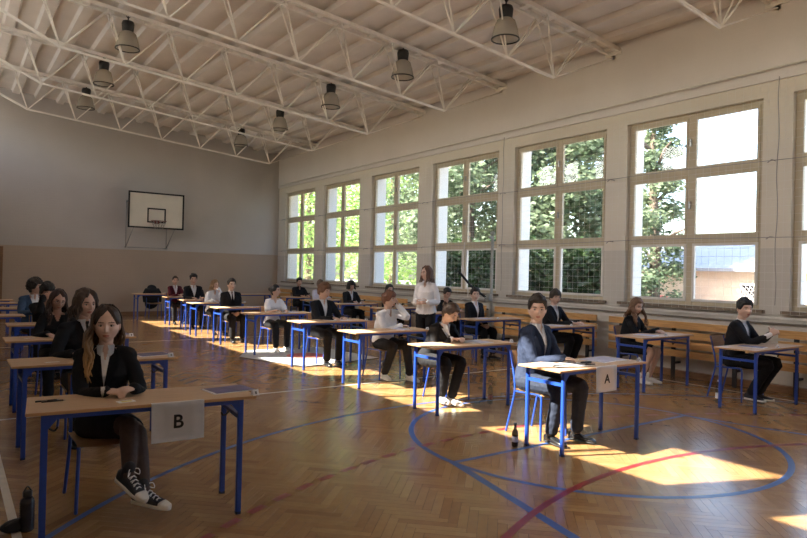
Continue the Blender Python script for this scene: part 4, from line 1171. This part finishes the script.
        def tt(c):
            u_, w_, f_ = uw(c)
            if f_ > 0 and w_ > -.07 and abs(u_) < .010+.4*(w_+.07) and w_ < .06: return True
            return w_ > (.022 if top in ('shirt','blouse') else -.008) and abs(u_) < .075 and (c-N0).length < .11
        sh_o = obj('shirt' if top != 'sweater' else 'sweater', cut(me, tt), cloth(topcol, .04 if topcol[0] > .5 else .15), root)
        if top in ('shirt','blouse'):
            for k_ in (-1,1):
                bm = B(); vs_ = [bm.verts.new(N0+xs*k_*a_+up*b_+fws*c_) for a_, b_, c_ in ((.012,.036,.066),(.058,.040,.036),(.062,-.012,.075),(.034,-.035,.095))]
                bm.faces.new(vs_); bmesh.ops.solidify(bm, geom=bm.faces[:], thickness=.002); obj('collar', bm, cloth(topcol, .04), sh_o)
    # trousers or skirt
    if skirt:
        bm = B(); torso(bm, .014, -.5, .3)
        for k_ in (-1,1):
            H_, K = hip[k_], kn[k_]; tube(bm, [H_, H_+(K-H_)*.4, H_+(K-H_)*.72], [.100*s,.092*s,.086*s], 16, 3)
        a_, b_ = [hip[k_]+(kn[k_]-hip[k_])*.55 for k_ in (-1,1)]; tube(bm, [a_, b_], .075*s, 12, 2)
        obj('skirt', fuse(bm, vox, 3, .003, 8, seedv), cloth(legcol), root)
        if not bare:
            bm = B()
            for k_ in (-1,1): legtube(bm, k_, .0025)
            obj('tights', fuse(bm, vox, 3), TIGHTS, root)
    else:
        bm = B(); torso(bm, .011, -.5, .22)
        for k_ in (-1,1): legtube(bm, k_, .010, .93, r_=(.088,.080,.065,.056,.048))
        tr_ = obj('trousers', fuse(bm, vox, 3, .005, 9, seedv+3), cloth(legcol), root)
    # shoes
    for k_ in (-1,1):
        A_ = an[k_]; tz = legs[k_][2] if (k_ in legs and len(legs[k_]) > 2) else 0.0
        tx = legs[k_][3] if (k_ in legs and len(legs[k_]) > 3) else k_*.15
        f_ = V((tx, -1, tz)).normalized(); rt = f_.cross(V((0,0,1))).normalized(); u_ = rt.cross(f_).normalized(); base = A_-u_*(.088)
        def P_(a, b_, c): return base+f_*a+rt*b_+u_*c
        bm = B(); segs = [(-.075,.022),(-.06,.032),(-.02,.034),(.04,.036),(.10,.042),(.15,.040),(.185,.026),(.195,.012)]
        def ring(a, w_, h0, h1, n_=14):
            return [P_(a, w_*s*math.copysign(abs(math.cos(2*PI*q/n_))**.7, math.cos(2*PI*q/n_)), (h0+h1)/2+(h1-h0)/2*math.copysign(abs(math.sin(2*PI*q/n_))**.5, math.sin(2*PI*q/n_))) for q in range(n_)]
        sneak = shoe in ('sneaker', 'white')
        hs = .032 if sneak else .014
        loft(bm, [ring(a*s, w_+.003, .0, hs) for a, w_ in segs])
        sole_bm = bm
        bm = B(); hts = [.080,.088,.085,.078,.055,.040,.030,.020] if sneak else [.062,.070,.070,.062,.045,.038,.030,.02]
        loft(bm, [ring(a*s, w_, hs*.5, h_) for (a, w_), h_ in zip(segs, hts)])
        tube(bm, [P_(-.02,0,.05), P_(-.01,0,.10 if not sneak else .125)], [.036*s,.037*s], 14, 2)
        so_ = obj('shoe', bm, {'sneaker': 'sneaker', 'white': 'soles', 'leather': 'leather'}[shoe], root)
        obj('sole', sole_bm, 'soles' if sneak else 'rubber', so_)
        if sneak and hn:
            bm = B()
            loft(bm, [ring(a*s, w_+.001, .012, h_) for a, w_, h_ in ((.135,.041,.047),(.15,.040,.042),(.185,.027,.033),(.197,.012,.022))]); obj('toe_cap', bm, 'soles', so_)
            bm = B()
            for i in range(6):
                a = .11-.022*i; h_ = .052+.012*i if i < 4 else .088+.014*(i-3)
                tube(bm, [P_(a,-.022,h_-.006), P_(a-.004,0,h_+.007), P_(a-.012,.022,h_-.006)], .0028, 5, 2); tube(bm, [P_(a,.022,h_-.006), P_(a-.004,0,h_+.009), P_(a-.012,-.022,h_-.006)], .0028, 5, 2)
            tube(bm, [P_(.0,.0,.12), P_(.03,.035,.135), P_(.04,.04,.10), P_(.01,0,.118)], .003, 5, 3); tube(bm, [P_(.0,.0,.12), P_(.03,-.035,.13), P_(.045,-.035,.10), P_(.01,0,.118)], .003, 5, 3)
            bm.verts.ensure_lookup_table(); obj('laces', bm, 'paper', so_)
    # hair
    hs_ = hair or {}
    bm = B(); hair_cap(bm, Hm, hs_, seedv, fem)
    if hs_.get('length'):
        rnd = random.Random(seedv); a0 = hs_.get('from', 58); nL = hs_.get('n', 34)
        for i in range(nL):
            a = R(a0+(360-2*a0)*(i+.5)/nL+rnd.uniform(-3,3)); a = a if a < PI else a-2*PI
            if hs_.get('only') == 'right_front' and a > 0 and abs(a) < R(100): continue
            if hs_.get('only') == 'right_front' and a < 0 and abs(a) < R(105):
                for q_ in (.010, .020, .030): lock(bm, Hm, a+R(rnd.uniform(-4, 4)), dict(hs_, spread=hs_['spread']+q_, thick=.018), rnd, N0)
            lock(bm, Hm, a, hs_, rnd, N0)
            if i % 2 == 0: lock(bm, Hm, a+R(4), dict(hs_, thick=hs_.get('thick', .013)*.8, spread=hs_.get('spread', .01)+.01), rnd, N0)
    if hs_.get('bun'):
        ellipsoid(bm, Hm @ V((0,.11,.035)), (.035,.032,.035), 14, 10)
    if hs_.get('curls'):
        rnd = random.Random(seedv)
        for i in range(hs_['curls']):
            a = rnd.uniform(-PI, PI); ph = rnd.uniform(R(hs_.get('clow', 20)), R(88)); 
            if abs(a) < R(60) and ph < R(38): continue
            p = head_point(a, ph); n_ = p.normalized(); c = Hm @ (p+n_*(hs_.get('top', .024)*.9)); q = rnd.uniform(.012,.018)
            u_, w_ = frame_of(n_); tube(bm, [c+(u_*math.cos(t)+w_*math.sin(t))*q*.8+n_*(.006*math.sin(t*1.3)) for t in [k*1.1+a for k in range(5)]], [.004,.008,.009,.008,.004], 6, 2)
    ho = obj('hair', bm, hairmat(hs_.get('col', (.03,.02,.015)), hs_.get('tip')), root)
    # move hair mesh origin to the head centre so the colour fades along the strands
    ho.data.transform(Matrix.Translation(-Hc)); ho.location = Hc
    if glasses:
        bm = B()
        for s_ in (-1,1):
            c = V((s_*.032,-.096,.002)); tube(bm, [Hm @ (c+V((.021*math.cos(2*PI*q/12),0,.017*math.sin(2*PI*q/12)))) for q in range(13)], .0015, 5, 2, caps=False)
            tube(bm, [Hm @ V((s_*.053,-.094,.004)), Hm @ V((s_*.078,-.05,.006)), Hm @ V((s_*.080,.01,.0))], .0015, 5, 3)
        tube(bm, [Hm @ V((-.011,-.098,.004)), Hm @ V((0,-.101,.006)), Hm @ V((.011,-.098,.004))], .0015, 5, 2)
        obj('glasses', bm, 'blackmetal', root)
    return root, dict(Hm=Hm, wr=wr, N0=N0, el=el)

TIGHTS = cloth((.075,.048,.040), .15, .6)
# arm presets (seated, facing -y): wrist position, elbow pole, hand direction, palm normal, curl
def clasp(x=0, y=-.42, z=.815): return {-1: ('w', (x-.085,y+.03,z), (-.8,.25,-.5), (.75,-.5,-.05), (.15,.1,-1), .75), 1: ('w', (x+.085,y+.02,z+.008), (.8,.25,-.5), (-.75,-.5,-.02), (-.15,.1,-1), .75)}
def tablearms(x1=-.14, x2=.14, y1=-.42, y2=-.40, c=.3): return {-1: ('w', (x1,y1,.805), (-.8,.3,-.4), (.35,-1,-.1), (0,0,-1), c), 1: ('w', (x2,y2,.805), (.8,.3,-.4), (-.35,-1,-.1), (0,0,-1), c)}
LAP = {-1: ('w', (-.08,-.26,.63), (-.8,.4,-.3), (.5,-1,-.2), (0,0,-1), .4), 1: ('w', (.06,-.28,.64), (.8,.4,-.3), (-.5,-1,-.2), (0,0,-1), .4)}
SHORT = dict(top=.022, side=.008, fringe=.058, sideburn=-.012, nape=-.06)
DARK = (.018,.013,.010); BROWN = (.07,.038,.02); BLACK = (.008,.007,.007); FAIR = (.26,.16,.08)
PALE = (.60,.40,.31); MID = (.52,.32,.24)
FAST = False
# girl at the B desk
r_, g_ = person('person in black jacket, skirt and high top sneakers with clasped hands at the B desk', (.88,4.66), R(0), s=.98, fem=True, lean=.08, twist=R(-12), side=.0, yaw=R(-14), pitch=R(2), tilt=R(0), headfwd=.01,
    arms=clasp(.02,-.40,.805), tone=(.66,.45,.36), hair=dict(col=(.050,.028,.017), tip=(.44,.26,.10), length=.34, top=.014, side=.010, fringe=.062, sideburn=-.0, nape=-.09, part=.004, n=34, open=26, wave=.010, spread=.008, thick=.013, only='right_front', **{'from': 62}),
    top='suit', vneck=.036, topcol=(.010,.010,.012), skirt=True, legcol=(.010,.010,.012), shoe='sneaker', vox=.006, glasses=False,
    legs={-1: ((.08,-.40,.575),(.03,-.64,.345),-.42,.5), 1: ((.12,-.42,.53),(.115,-.66,.235),-.05,.75)}, group='students in the left row')
bm = B(); W = g_['wr'][-1]; d_ = (W-g_['el'][-1]).normalized(); u_, w_ = frame_of(d_)
tube(bm, [W-d_*.012+u_*.029*math.cos(2*PI*k/12)+w_*.029*math.sin(2*PI*k/12) for k in range(13)], .0022, 6, 2, caps=False); o = obj('bracelet', bm, 'rimred', r_)
# boy at the A desk
person('person in a sunlit dark blue suit and white shirt at the A desk', (4.82,4.36), 0, s=1.06, lean=.06, twist=R(8), yaw=R(-42), pitch=R(3), headfwd=.005,
    arms={-1: ('w', (-.03,-.38,.815), (-.8,.3,-.35), (.8,-.45,-.15), (0,0,-1), .4), 1: ('w', (.20,-.33,.60), (.8,.3,-.4), (.1,-.8,-.55), (-.1,-.3,-1), .45)},
    tone=(.62,.41,.31), hair=dict(SHORT, col=DARK, top=.026, quiff=.012, rough=.5), topcol=(.026,.036,.068), legcol=(.022,.028,.046), vox=.0065, vneck=.06,
    legs={-1: ((-.10,-.42,.52),(-.14,-.36,.10)), 1: ((.16,-.46,.54),(.16,-.42,.10))}, group='students in the middle row', seat=.465)
# second in left row
person('person in black suit and dark tie sitting right behind the B desk person', (1.06,6.60), 0, s=1.02, lean=.05, twist=R(12), yaw=R(18), pitch=R(3), headfwd=.0,
    arms={-1: ('w', (-.16,-.38,.81), (-.8,.3,-.4), (.8,-.4,0), (0,0,-1), .4), 1: ('w', (.10,-.36,.81), (.8,.3,-.4), (-.6,-.6,0), (0,0,-1), .4)},
    tone=(.58,.38,.30), hair=dict(col=(.05,.028,.017), length=.115, top=.030, side=.022, fringe=.064, sideburn=-.02, nape=-.09, part=.01, n=30, open=30, wave=.016, spread=.020, thick=.017, **{'from': 50}),
    tie=(.02,.022,.02), vox=.007, group='students in the left row')
person('person in black sweater and glasses looking down, third in the left row', (1.06,8.50), 0, s=.95, fem=True, lean=.18, yaw=R(8), pitch=R(14), tilt=R(6),
    arms=tablearms(), tone=MID, hair=dict(col=(.045,.02,.014), length=.26, top=.018, side=.014, fringe=.060, sideburn=0, nape=-.09, part=-.01, n=24, wave=.012, spread=.012, thick=.015, **{'from': 58}), top='sweater', topcol=(.012,.012,.014), glasses=True, group='students in the left row')
person('person in black sweater holding a hand before the mouth in the left row', (1.16,10.4), 0, s=.98, lean=.14, yaw=R(5), pitch=R(8),
    arms={-1: ('w', (-.06,-.22,1.12), (-.6,-.3,-.8), (.6,-.1,.3), (0,.8,0), .7), 1: ('w', (.10,-.36,.81), (.8,.3,-.4), (-.6,-.6,0), (0,0,-1), .4)}, tone=MID,
    hair=dict(col=BLACK, top=.032, side=.02, fringe=.030, sideburn=-.03, nape=-.09, quiff=.008, curls=50), top='sweater', topcol=(.012,.012,.014), glasses=True, group='students in the left row')
person('person in a blue jacket turned sideways, farthest back in the left row', (1.18,12.25), R(10), s=1.0, lean=.08, yaw=R(48), pitch=R(5),
    arms=tablearms(), tone=MID, hair=dict(col=(.02,.014,.01), top=.036, side=.028, fringe=.045, sideburn=-.04, nape=-.10, curls=110, clow=-20), topcol=(.05,.09,.17), vneck=.075, group='students in the left row')
# middle row
GM = 'students in the middle row'
person('person in black jacket and white shoes bending over papers behind the A desk', (4.92,6.14), 0, s=.97, fem=True, lean=.50, side=.02, yaw=R(24), pitch=R(36), headfwd=.05,
    arms={-1: ('w', (-.02,-.40,.815), (-.8,.3,-.3), (.6,-.7,0), (0,0,-1), .6), 1: ('w', (.14,-.40,.815), (.8,.3,-.3), (-.5,-.7,0), (0,0,-1), .6)}, tone=PALE,
    hair=dict(col=(.07,.04,.024), top=.018, side=.014, fringe=.062, sideburn=-.01, nape=-.09, bun=1), topcol=(.014,.014,.016), legcol=(.016,.016,.018), shoe='white', vox=.008, vneck=.07, group=GM,
    legs={-1: ((-.10,-.40,.53),(-.05,-.27,.12)), 1: ((.12,-.42,.53),(.05,-.34,.10))})
person('person in a white shirt resting the chin on one hand, turned to the windows', (5.36,7.86), 0, s=.97, lean=.22, twist=R(8), yaw=R(32), pitch=R(4), headfwd=.0,
    arms={-1: ('w', (.02,-.40,.81), (-.8,.3,-.3), (.8,-.4,0), (0,0,-1), .4), 1: ('w', (.14,-.16,1.09), (.7,-.5,-.8), (-.3,.1,.9), (-.8,.2,0), .8)}, tone=PALE,
    hair=dict(col=(.15,.06,.03), top=.030, side=.018, fringe=.040, sideburn=-.02, nape=-.07, rough=.5), top='shirt', topcol=(.78,.78,.80), legcol=(.02,.02,.022), shoe='white', vox=.008, group=GM,
    legs={-1: ((-.10,-.40,.51),(-.12,-.22,.10)), 1: ((.12,-.42,.52),(.14,-.50,.10))})
person('person in an open black suit at the sunlit fourth desk of the middle row', (5.25,9.62), 0, s=1.04, lean=.08, yaw=R(25), pitch=R(10),
    arms=tablearms(-.02,.20), tone=PALE, hair=dict(col=(.13,.06,.03), top=.034, side=.02, fringe=.045, sideburn=-.02, nape=-.07, curls=70), vneck=.065, vox=.008, group=GM)
person('person in a white short sleeved top looking right, fifth in the middle row', (5.22,11.56), 0, s=.94, fem=True, lean=.12, yaw=R(42), pitch=R(-2),
    arms=tablearms(-.12,.10), tone=PALE, hair=dict(col=(.02,.014,.012), top=.016, side=.012, fringe=.062, sideburn=-.01, nape=-.09, bun=1), top='tee', topcol=(.75,.75,.78), legcol=(.02,.02,.022), shoe='white', group=GM)
person('person in a black suit with a long black tie, hands in the lap', (5.05,13.39), 0, s=1.03, lean=.0, yaw=R(-4), arms=LAP, tone=PALE, hair=dict(SHORT, col=DARK), tie=(.008,.008,.01), vneck=.06, group=GM)
person('person in a white blouse holding a hand to the mouth, seventh in the middle row', (5.26,15.12), 0, s=.95, fem=True, lean=.10, yaw=R(25), pitch=R(4),
    arms={-1: ('w', (-.12,-.38,.81), (-.8,.3,-.3), (.8,-.4,0), (0,0,-1), .4), 1: ('w', (.05,-.20,1.08), (.7,-.4,-.8), (-.3,0,.9), (-.5,.5,0), .7)}, tone=PALE,
    hair=dict(col=FAIR, length=.12, top=.018, side=.014, fringe=.060, sideburn=0, nape=-.09, part=.01, n=20, wave=.008, spread=.01, thick=.014), top='blouse', topcol=(.74,.75,.80), legcol=(.02,.02,.02), group=GM)
person('person in a black suit and white shirt sitting just before the person in burgundy', (5.27,16.75), 0, s=1.08, lean=.02, yaw=R(-10), arms=tablearms(), tone=MID, hair=dict(SHORT, col=BLACK, top=.032, rough=.5), vneck=.085, group=GM)
person('person in a burgundy jacket near the far wall', (5.21,18.2), 0, s=.99, fem=True, lean=.05, yaw=R(-8), pitch=R(3), arms=clasp(.05), tone=MID, hair=dict(SHORT, col=DARK, fringe=.062, bun=1, top=.014), topcol=(.10,.015,.025), vneck=.07, group=GM)
# window row
GW = 'students in the window row'
person('person in black suit with clasped hands at the desk by the right edge', (8.62,4.22), R(4), s=1.02, lean=.16, yaw=R(-36), pitch=R(0), tilt=0,
    arms={-1: ('w', (.02,-.42,.90), (-.8,.3,-.5), (.55,-.5,.35), (.6,.2,-.3), .7), 1: ('w', (.18,-.38,.91), (.8,.3,-.5), (-.55,-.5,.35), (-.6,.2,-.3), .7)}, tone=PALE,
    hair=dict(SHORT, col=BLACK, top=.028, fringe=.050, rough=.5), vneck=.07, shoe='sneaker', vox=.008, legs={-1: ((-.06,-.44,.52),(.02,-.20,.10)), 1: ((.16,-.46,.53),(.14,-.24,.10))}, group=GW)
person('person in a black dress and white shoes looking down by the window wall', (8.58,5.85), R(8), s=.95, fem=True, lean=.22, yaw=R(-22), pitch=R(16),
    arms=tablearms(-.02,.16), tone=PALE, hair=dict(col=(.16,.085,.045), length=.30, top=.018, side=.014, fringe=.062, sideburn=0, nape=-.09, part=0, n=28, wave=.014, spread=.012, thick=.014), top='sweater', topcol=(.012,.012,.014), skirt=True, bare=True, legcol=(.012,.012,.014), shoe='white', vox=.008,
    legs={-1: ((-.05,-.42,.50),(-.14,-.30,.10)), 1: ((.10,-.44,.50),(.04,-.34,.10))}, group=GW)
person('person in a black suit seen just behind the head of the A desk person', (8.60,7.40), R(5), s=1.02, lean=.10, yaw=R(-25), pitch=R(4), arms=tablearms(.0,.22), tone=PALE, hair=dict(col=(.04,.03,.022), top=.03, side=.014, fringe=.035, sideburn=-.02, nape=-.06, quiff=.008), vneck=.06, group=GW,
    legs={-1: ((-.05,-.44,.52),(-.02,-.30,.10)), 1: ((.18,-.46,.53),(.14,-.34,.10))})
person('person in a black suit and open white shirt right of the standing person', (8.25,9.02), 0, s=.98, lean=.02, yaw=R(-30), arms=LAP, tone=PALE, hair=dict(SHORT, col=DARK, rough=.5, top=.028), vneck=.065, group=GW)
person('dark clothed person mostly hidden behind the standing person', (8.9,10.75), 0, s=.93, lean=.22, yaw=R(-10), pitch=R(20), arms=tablearms(), tone=MID, hair=dict(SHORT, col=BLACK, top=.03), top='sweater', topcol=(.012,.012,.013), group=GW)
person('person in a black sweater just left of the standing person', (8.55,12.4), 0, s=.95, fem=True, lean=.08, yaw=R(-5), pitch=R(4), arms=tablearms(), tone=PALE, hair=dict(col=BLACK, length=.24, top=.018, side=.014, fringe=.062, sideburn=0, nape=-.09, part=0, n=22, wave=.008, spread=.012, thick=.015), top='sweater', topcol=(.012,.012,.013), group=GW)
person('person in black suit looking down, seated before the third window from the far corner', (8.57,14.2), 0, s=.99, lean=.08, yaw=R(-5), pitch=R(12), arms=tablearms(), tone=PALE, hair=dict(col=BLACK, length=.07, top=.036, side=.030, fringe=.040, sideburn=-.05, nape=-.10, n=24, wave=.006, spread=.018, thick=.018, **{'from': 45}), vneck=.05, group=GW)
person('person in a pale shirt by the far windows', (8.62,16.0), 0, s=.98, lean=.10, yaw=R(15), pitch=R(5), arms=tablearms(), tone=PALE, hair=dict(col=(.14,.09,.06), top=.02, side=.014, fringe=.06, sideburn=-.02, nape=-.08), top='shirt', topcol=(.62,.62,.72), group=GW)
person('person all in black nearest the far corner', (8.88,17.8), 0, s=1.0, lean=.04, yaw=R(-10), pitch=R(5), arms=tablearms(), tone=MID, hair=dict(SHORT, col=BLACK, top=.03), top='shirt', topcol=(.012,.012,.014), group=GW)
# teacher
person('person standing with folded hands in a white blouse and black trousers before the windows', (6.74,8.6), R(-58), s=.99, fem=True, lean=-.02, yaw=R(-35), pitch=R(-2), stand=True, headfwd=.0,
    arms={-1: ('w', (-.13,-.20,1.07), (-.7,.4,-.6), (.9,-.3,.1), (.1,.8,-.2), .5), 1: ('w', (.12,-.22,1.09), (.7,.4,-.6), (-.9,-.3,0), (-.1,.8,-.2), .5)}, tone=PALE,
    hair=dict(col=(.10,.045,.025), tip=(.20,.10,.05), length=.15, top=.018, side=.014, fringe=.060, sideburn=0, nape=-.09, part=.01, n=26, wave=.006, spread=.006, thick=.014), top='blouse', topcol=(.80,.79,.80), legcol=(.012,.012,.014), vox=.008, group='')
SKY=.60; SUN=19.0; EXPO=.93
# ------------------------------------------------------------------ light
w = bpy.data.worlds.new('sky'); bpy.context.scene.world = w; w.use_nodes = True
nt = w.node_tree; bg = nt.nodes['Background']
sky = nt.nodes.new('ShaderNodeTexSky'); sky.sky_type = 'NISHITA'; sky.sun_disc = False
sky.sun_elevation = R(42); sky.sun_rotation = R(-67); sky.dust_density = 3; sky.air_density = 1.0; sky.ozone_density = .6
nt.links.new(sky.outputs[0], bg.inputs[0]); bg.inputs[1].default_value = SKY
sd = bpy.data.lights.new('sun', 'SUN'); sd.energy = SUN; sd.angle = R(.5); sd.color = (1,.93,.82)
so = bpy.data.objects.new('sun', sd); C.objects.link(so)
d = V((1.0, -.42, -.985)); so.rotation_euler = d.to_track_quat('-Z', 'Y').to_euler(); so.location = (-20, 15, 25)

for nm, x, z0, z1, sx in (('right_windows', WX+.56, SZ, TZ, -1), ('left_windows', LX-.28, CLZ0, CLZ1, 1)):
    al = bpy.data.lights.new('sky_portal', 'AREA'); al.shape = 'RECTANGLE'; al.size = 24.8; al.size_y = z1-z0; al.cycles.is_portal = True
    ao = bpy.data.objects.new('sky_portal', al); C.objects.link(ao); ao.location = (x, 9.1, (z0+z1)/2)
    ao.matrix_world = Matrix.Translation(ao.location) @ Matrix(((0,0,-sx),(1,0,0),(0,1,0))).to_4x4()
# ------------------------------------------------------------------ camera
yaw, pit, rol = R(35.95), R(.264), R(-1.386)
f = V((math.sin(yaw)*math.cos(pit), math.cos(yaw)*math.cos(pit), math.sin(pit)))
r = f.cross(V((0,0,1))).normalized(); dn = f.cross(r)
r2 = r*math.cos(rol)+dn*math.sin(rol); d2 = -r*math.sin(rol)+dn*math.cos(rol)
cam = bpy.data.cameras.new('camera'); co = bpy.data.objects.new('camera', cam); C.objects.link(co)
m = Matrix((r2, -d2, -f)).transposed().to_4x4(); m.translation = V((0,0,1.6)); co.matrix_world = m
cam.sensor_width = 36; cam.lens = 628/807*36; cam.clip_start = .05; cam.clip_end = 500
sc = bpy.context.scene; sc.camera = co
sc.view_settings.view_transform = 'Standard'; sc.view_settings.look = 'None'; sc.view_settings.exposure = EXPO; sc.view_settings.gamma = 1
try: sc.view_settings.use_curve_mapping = False
except Exception: pass
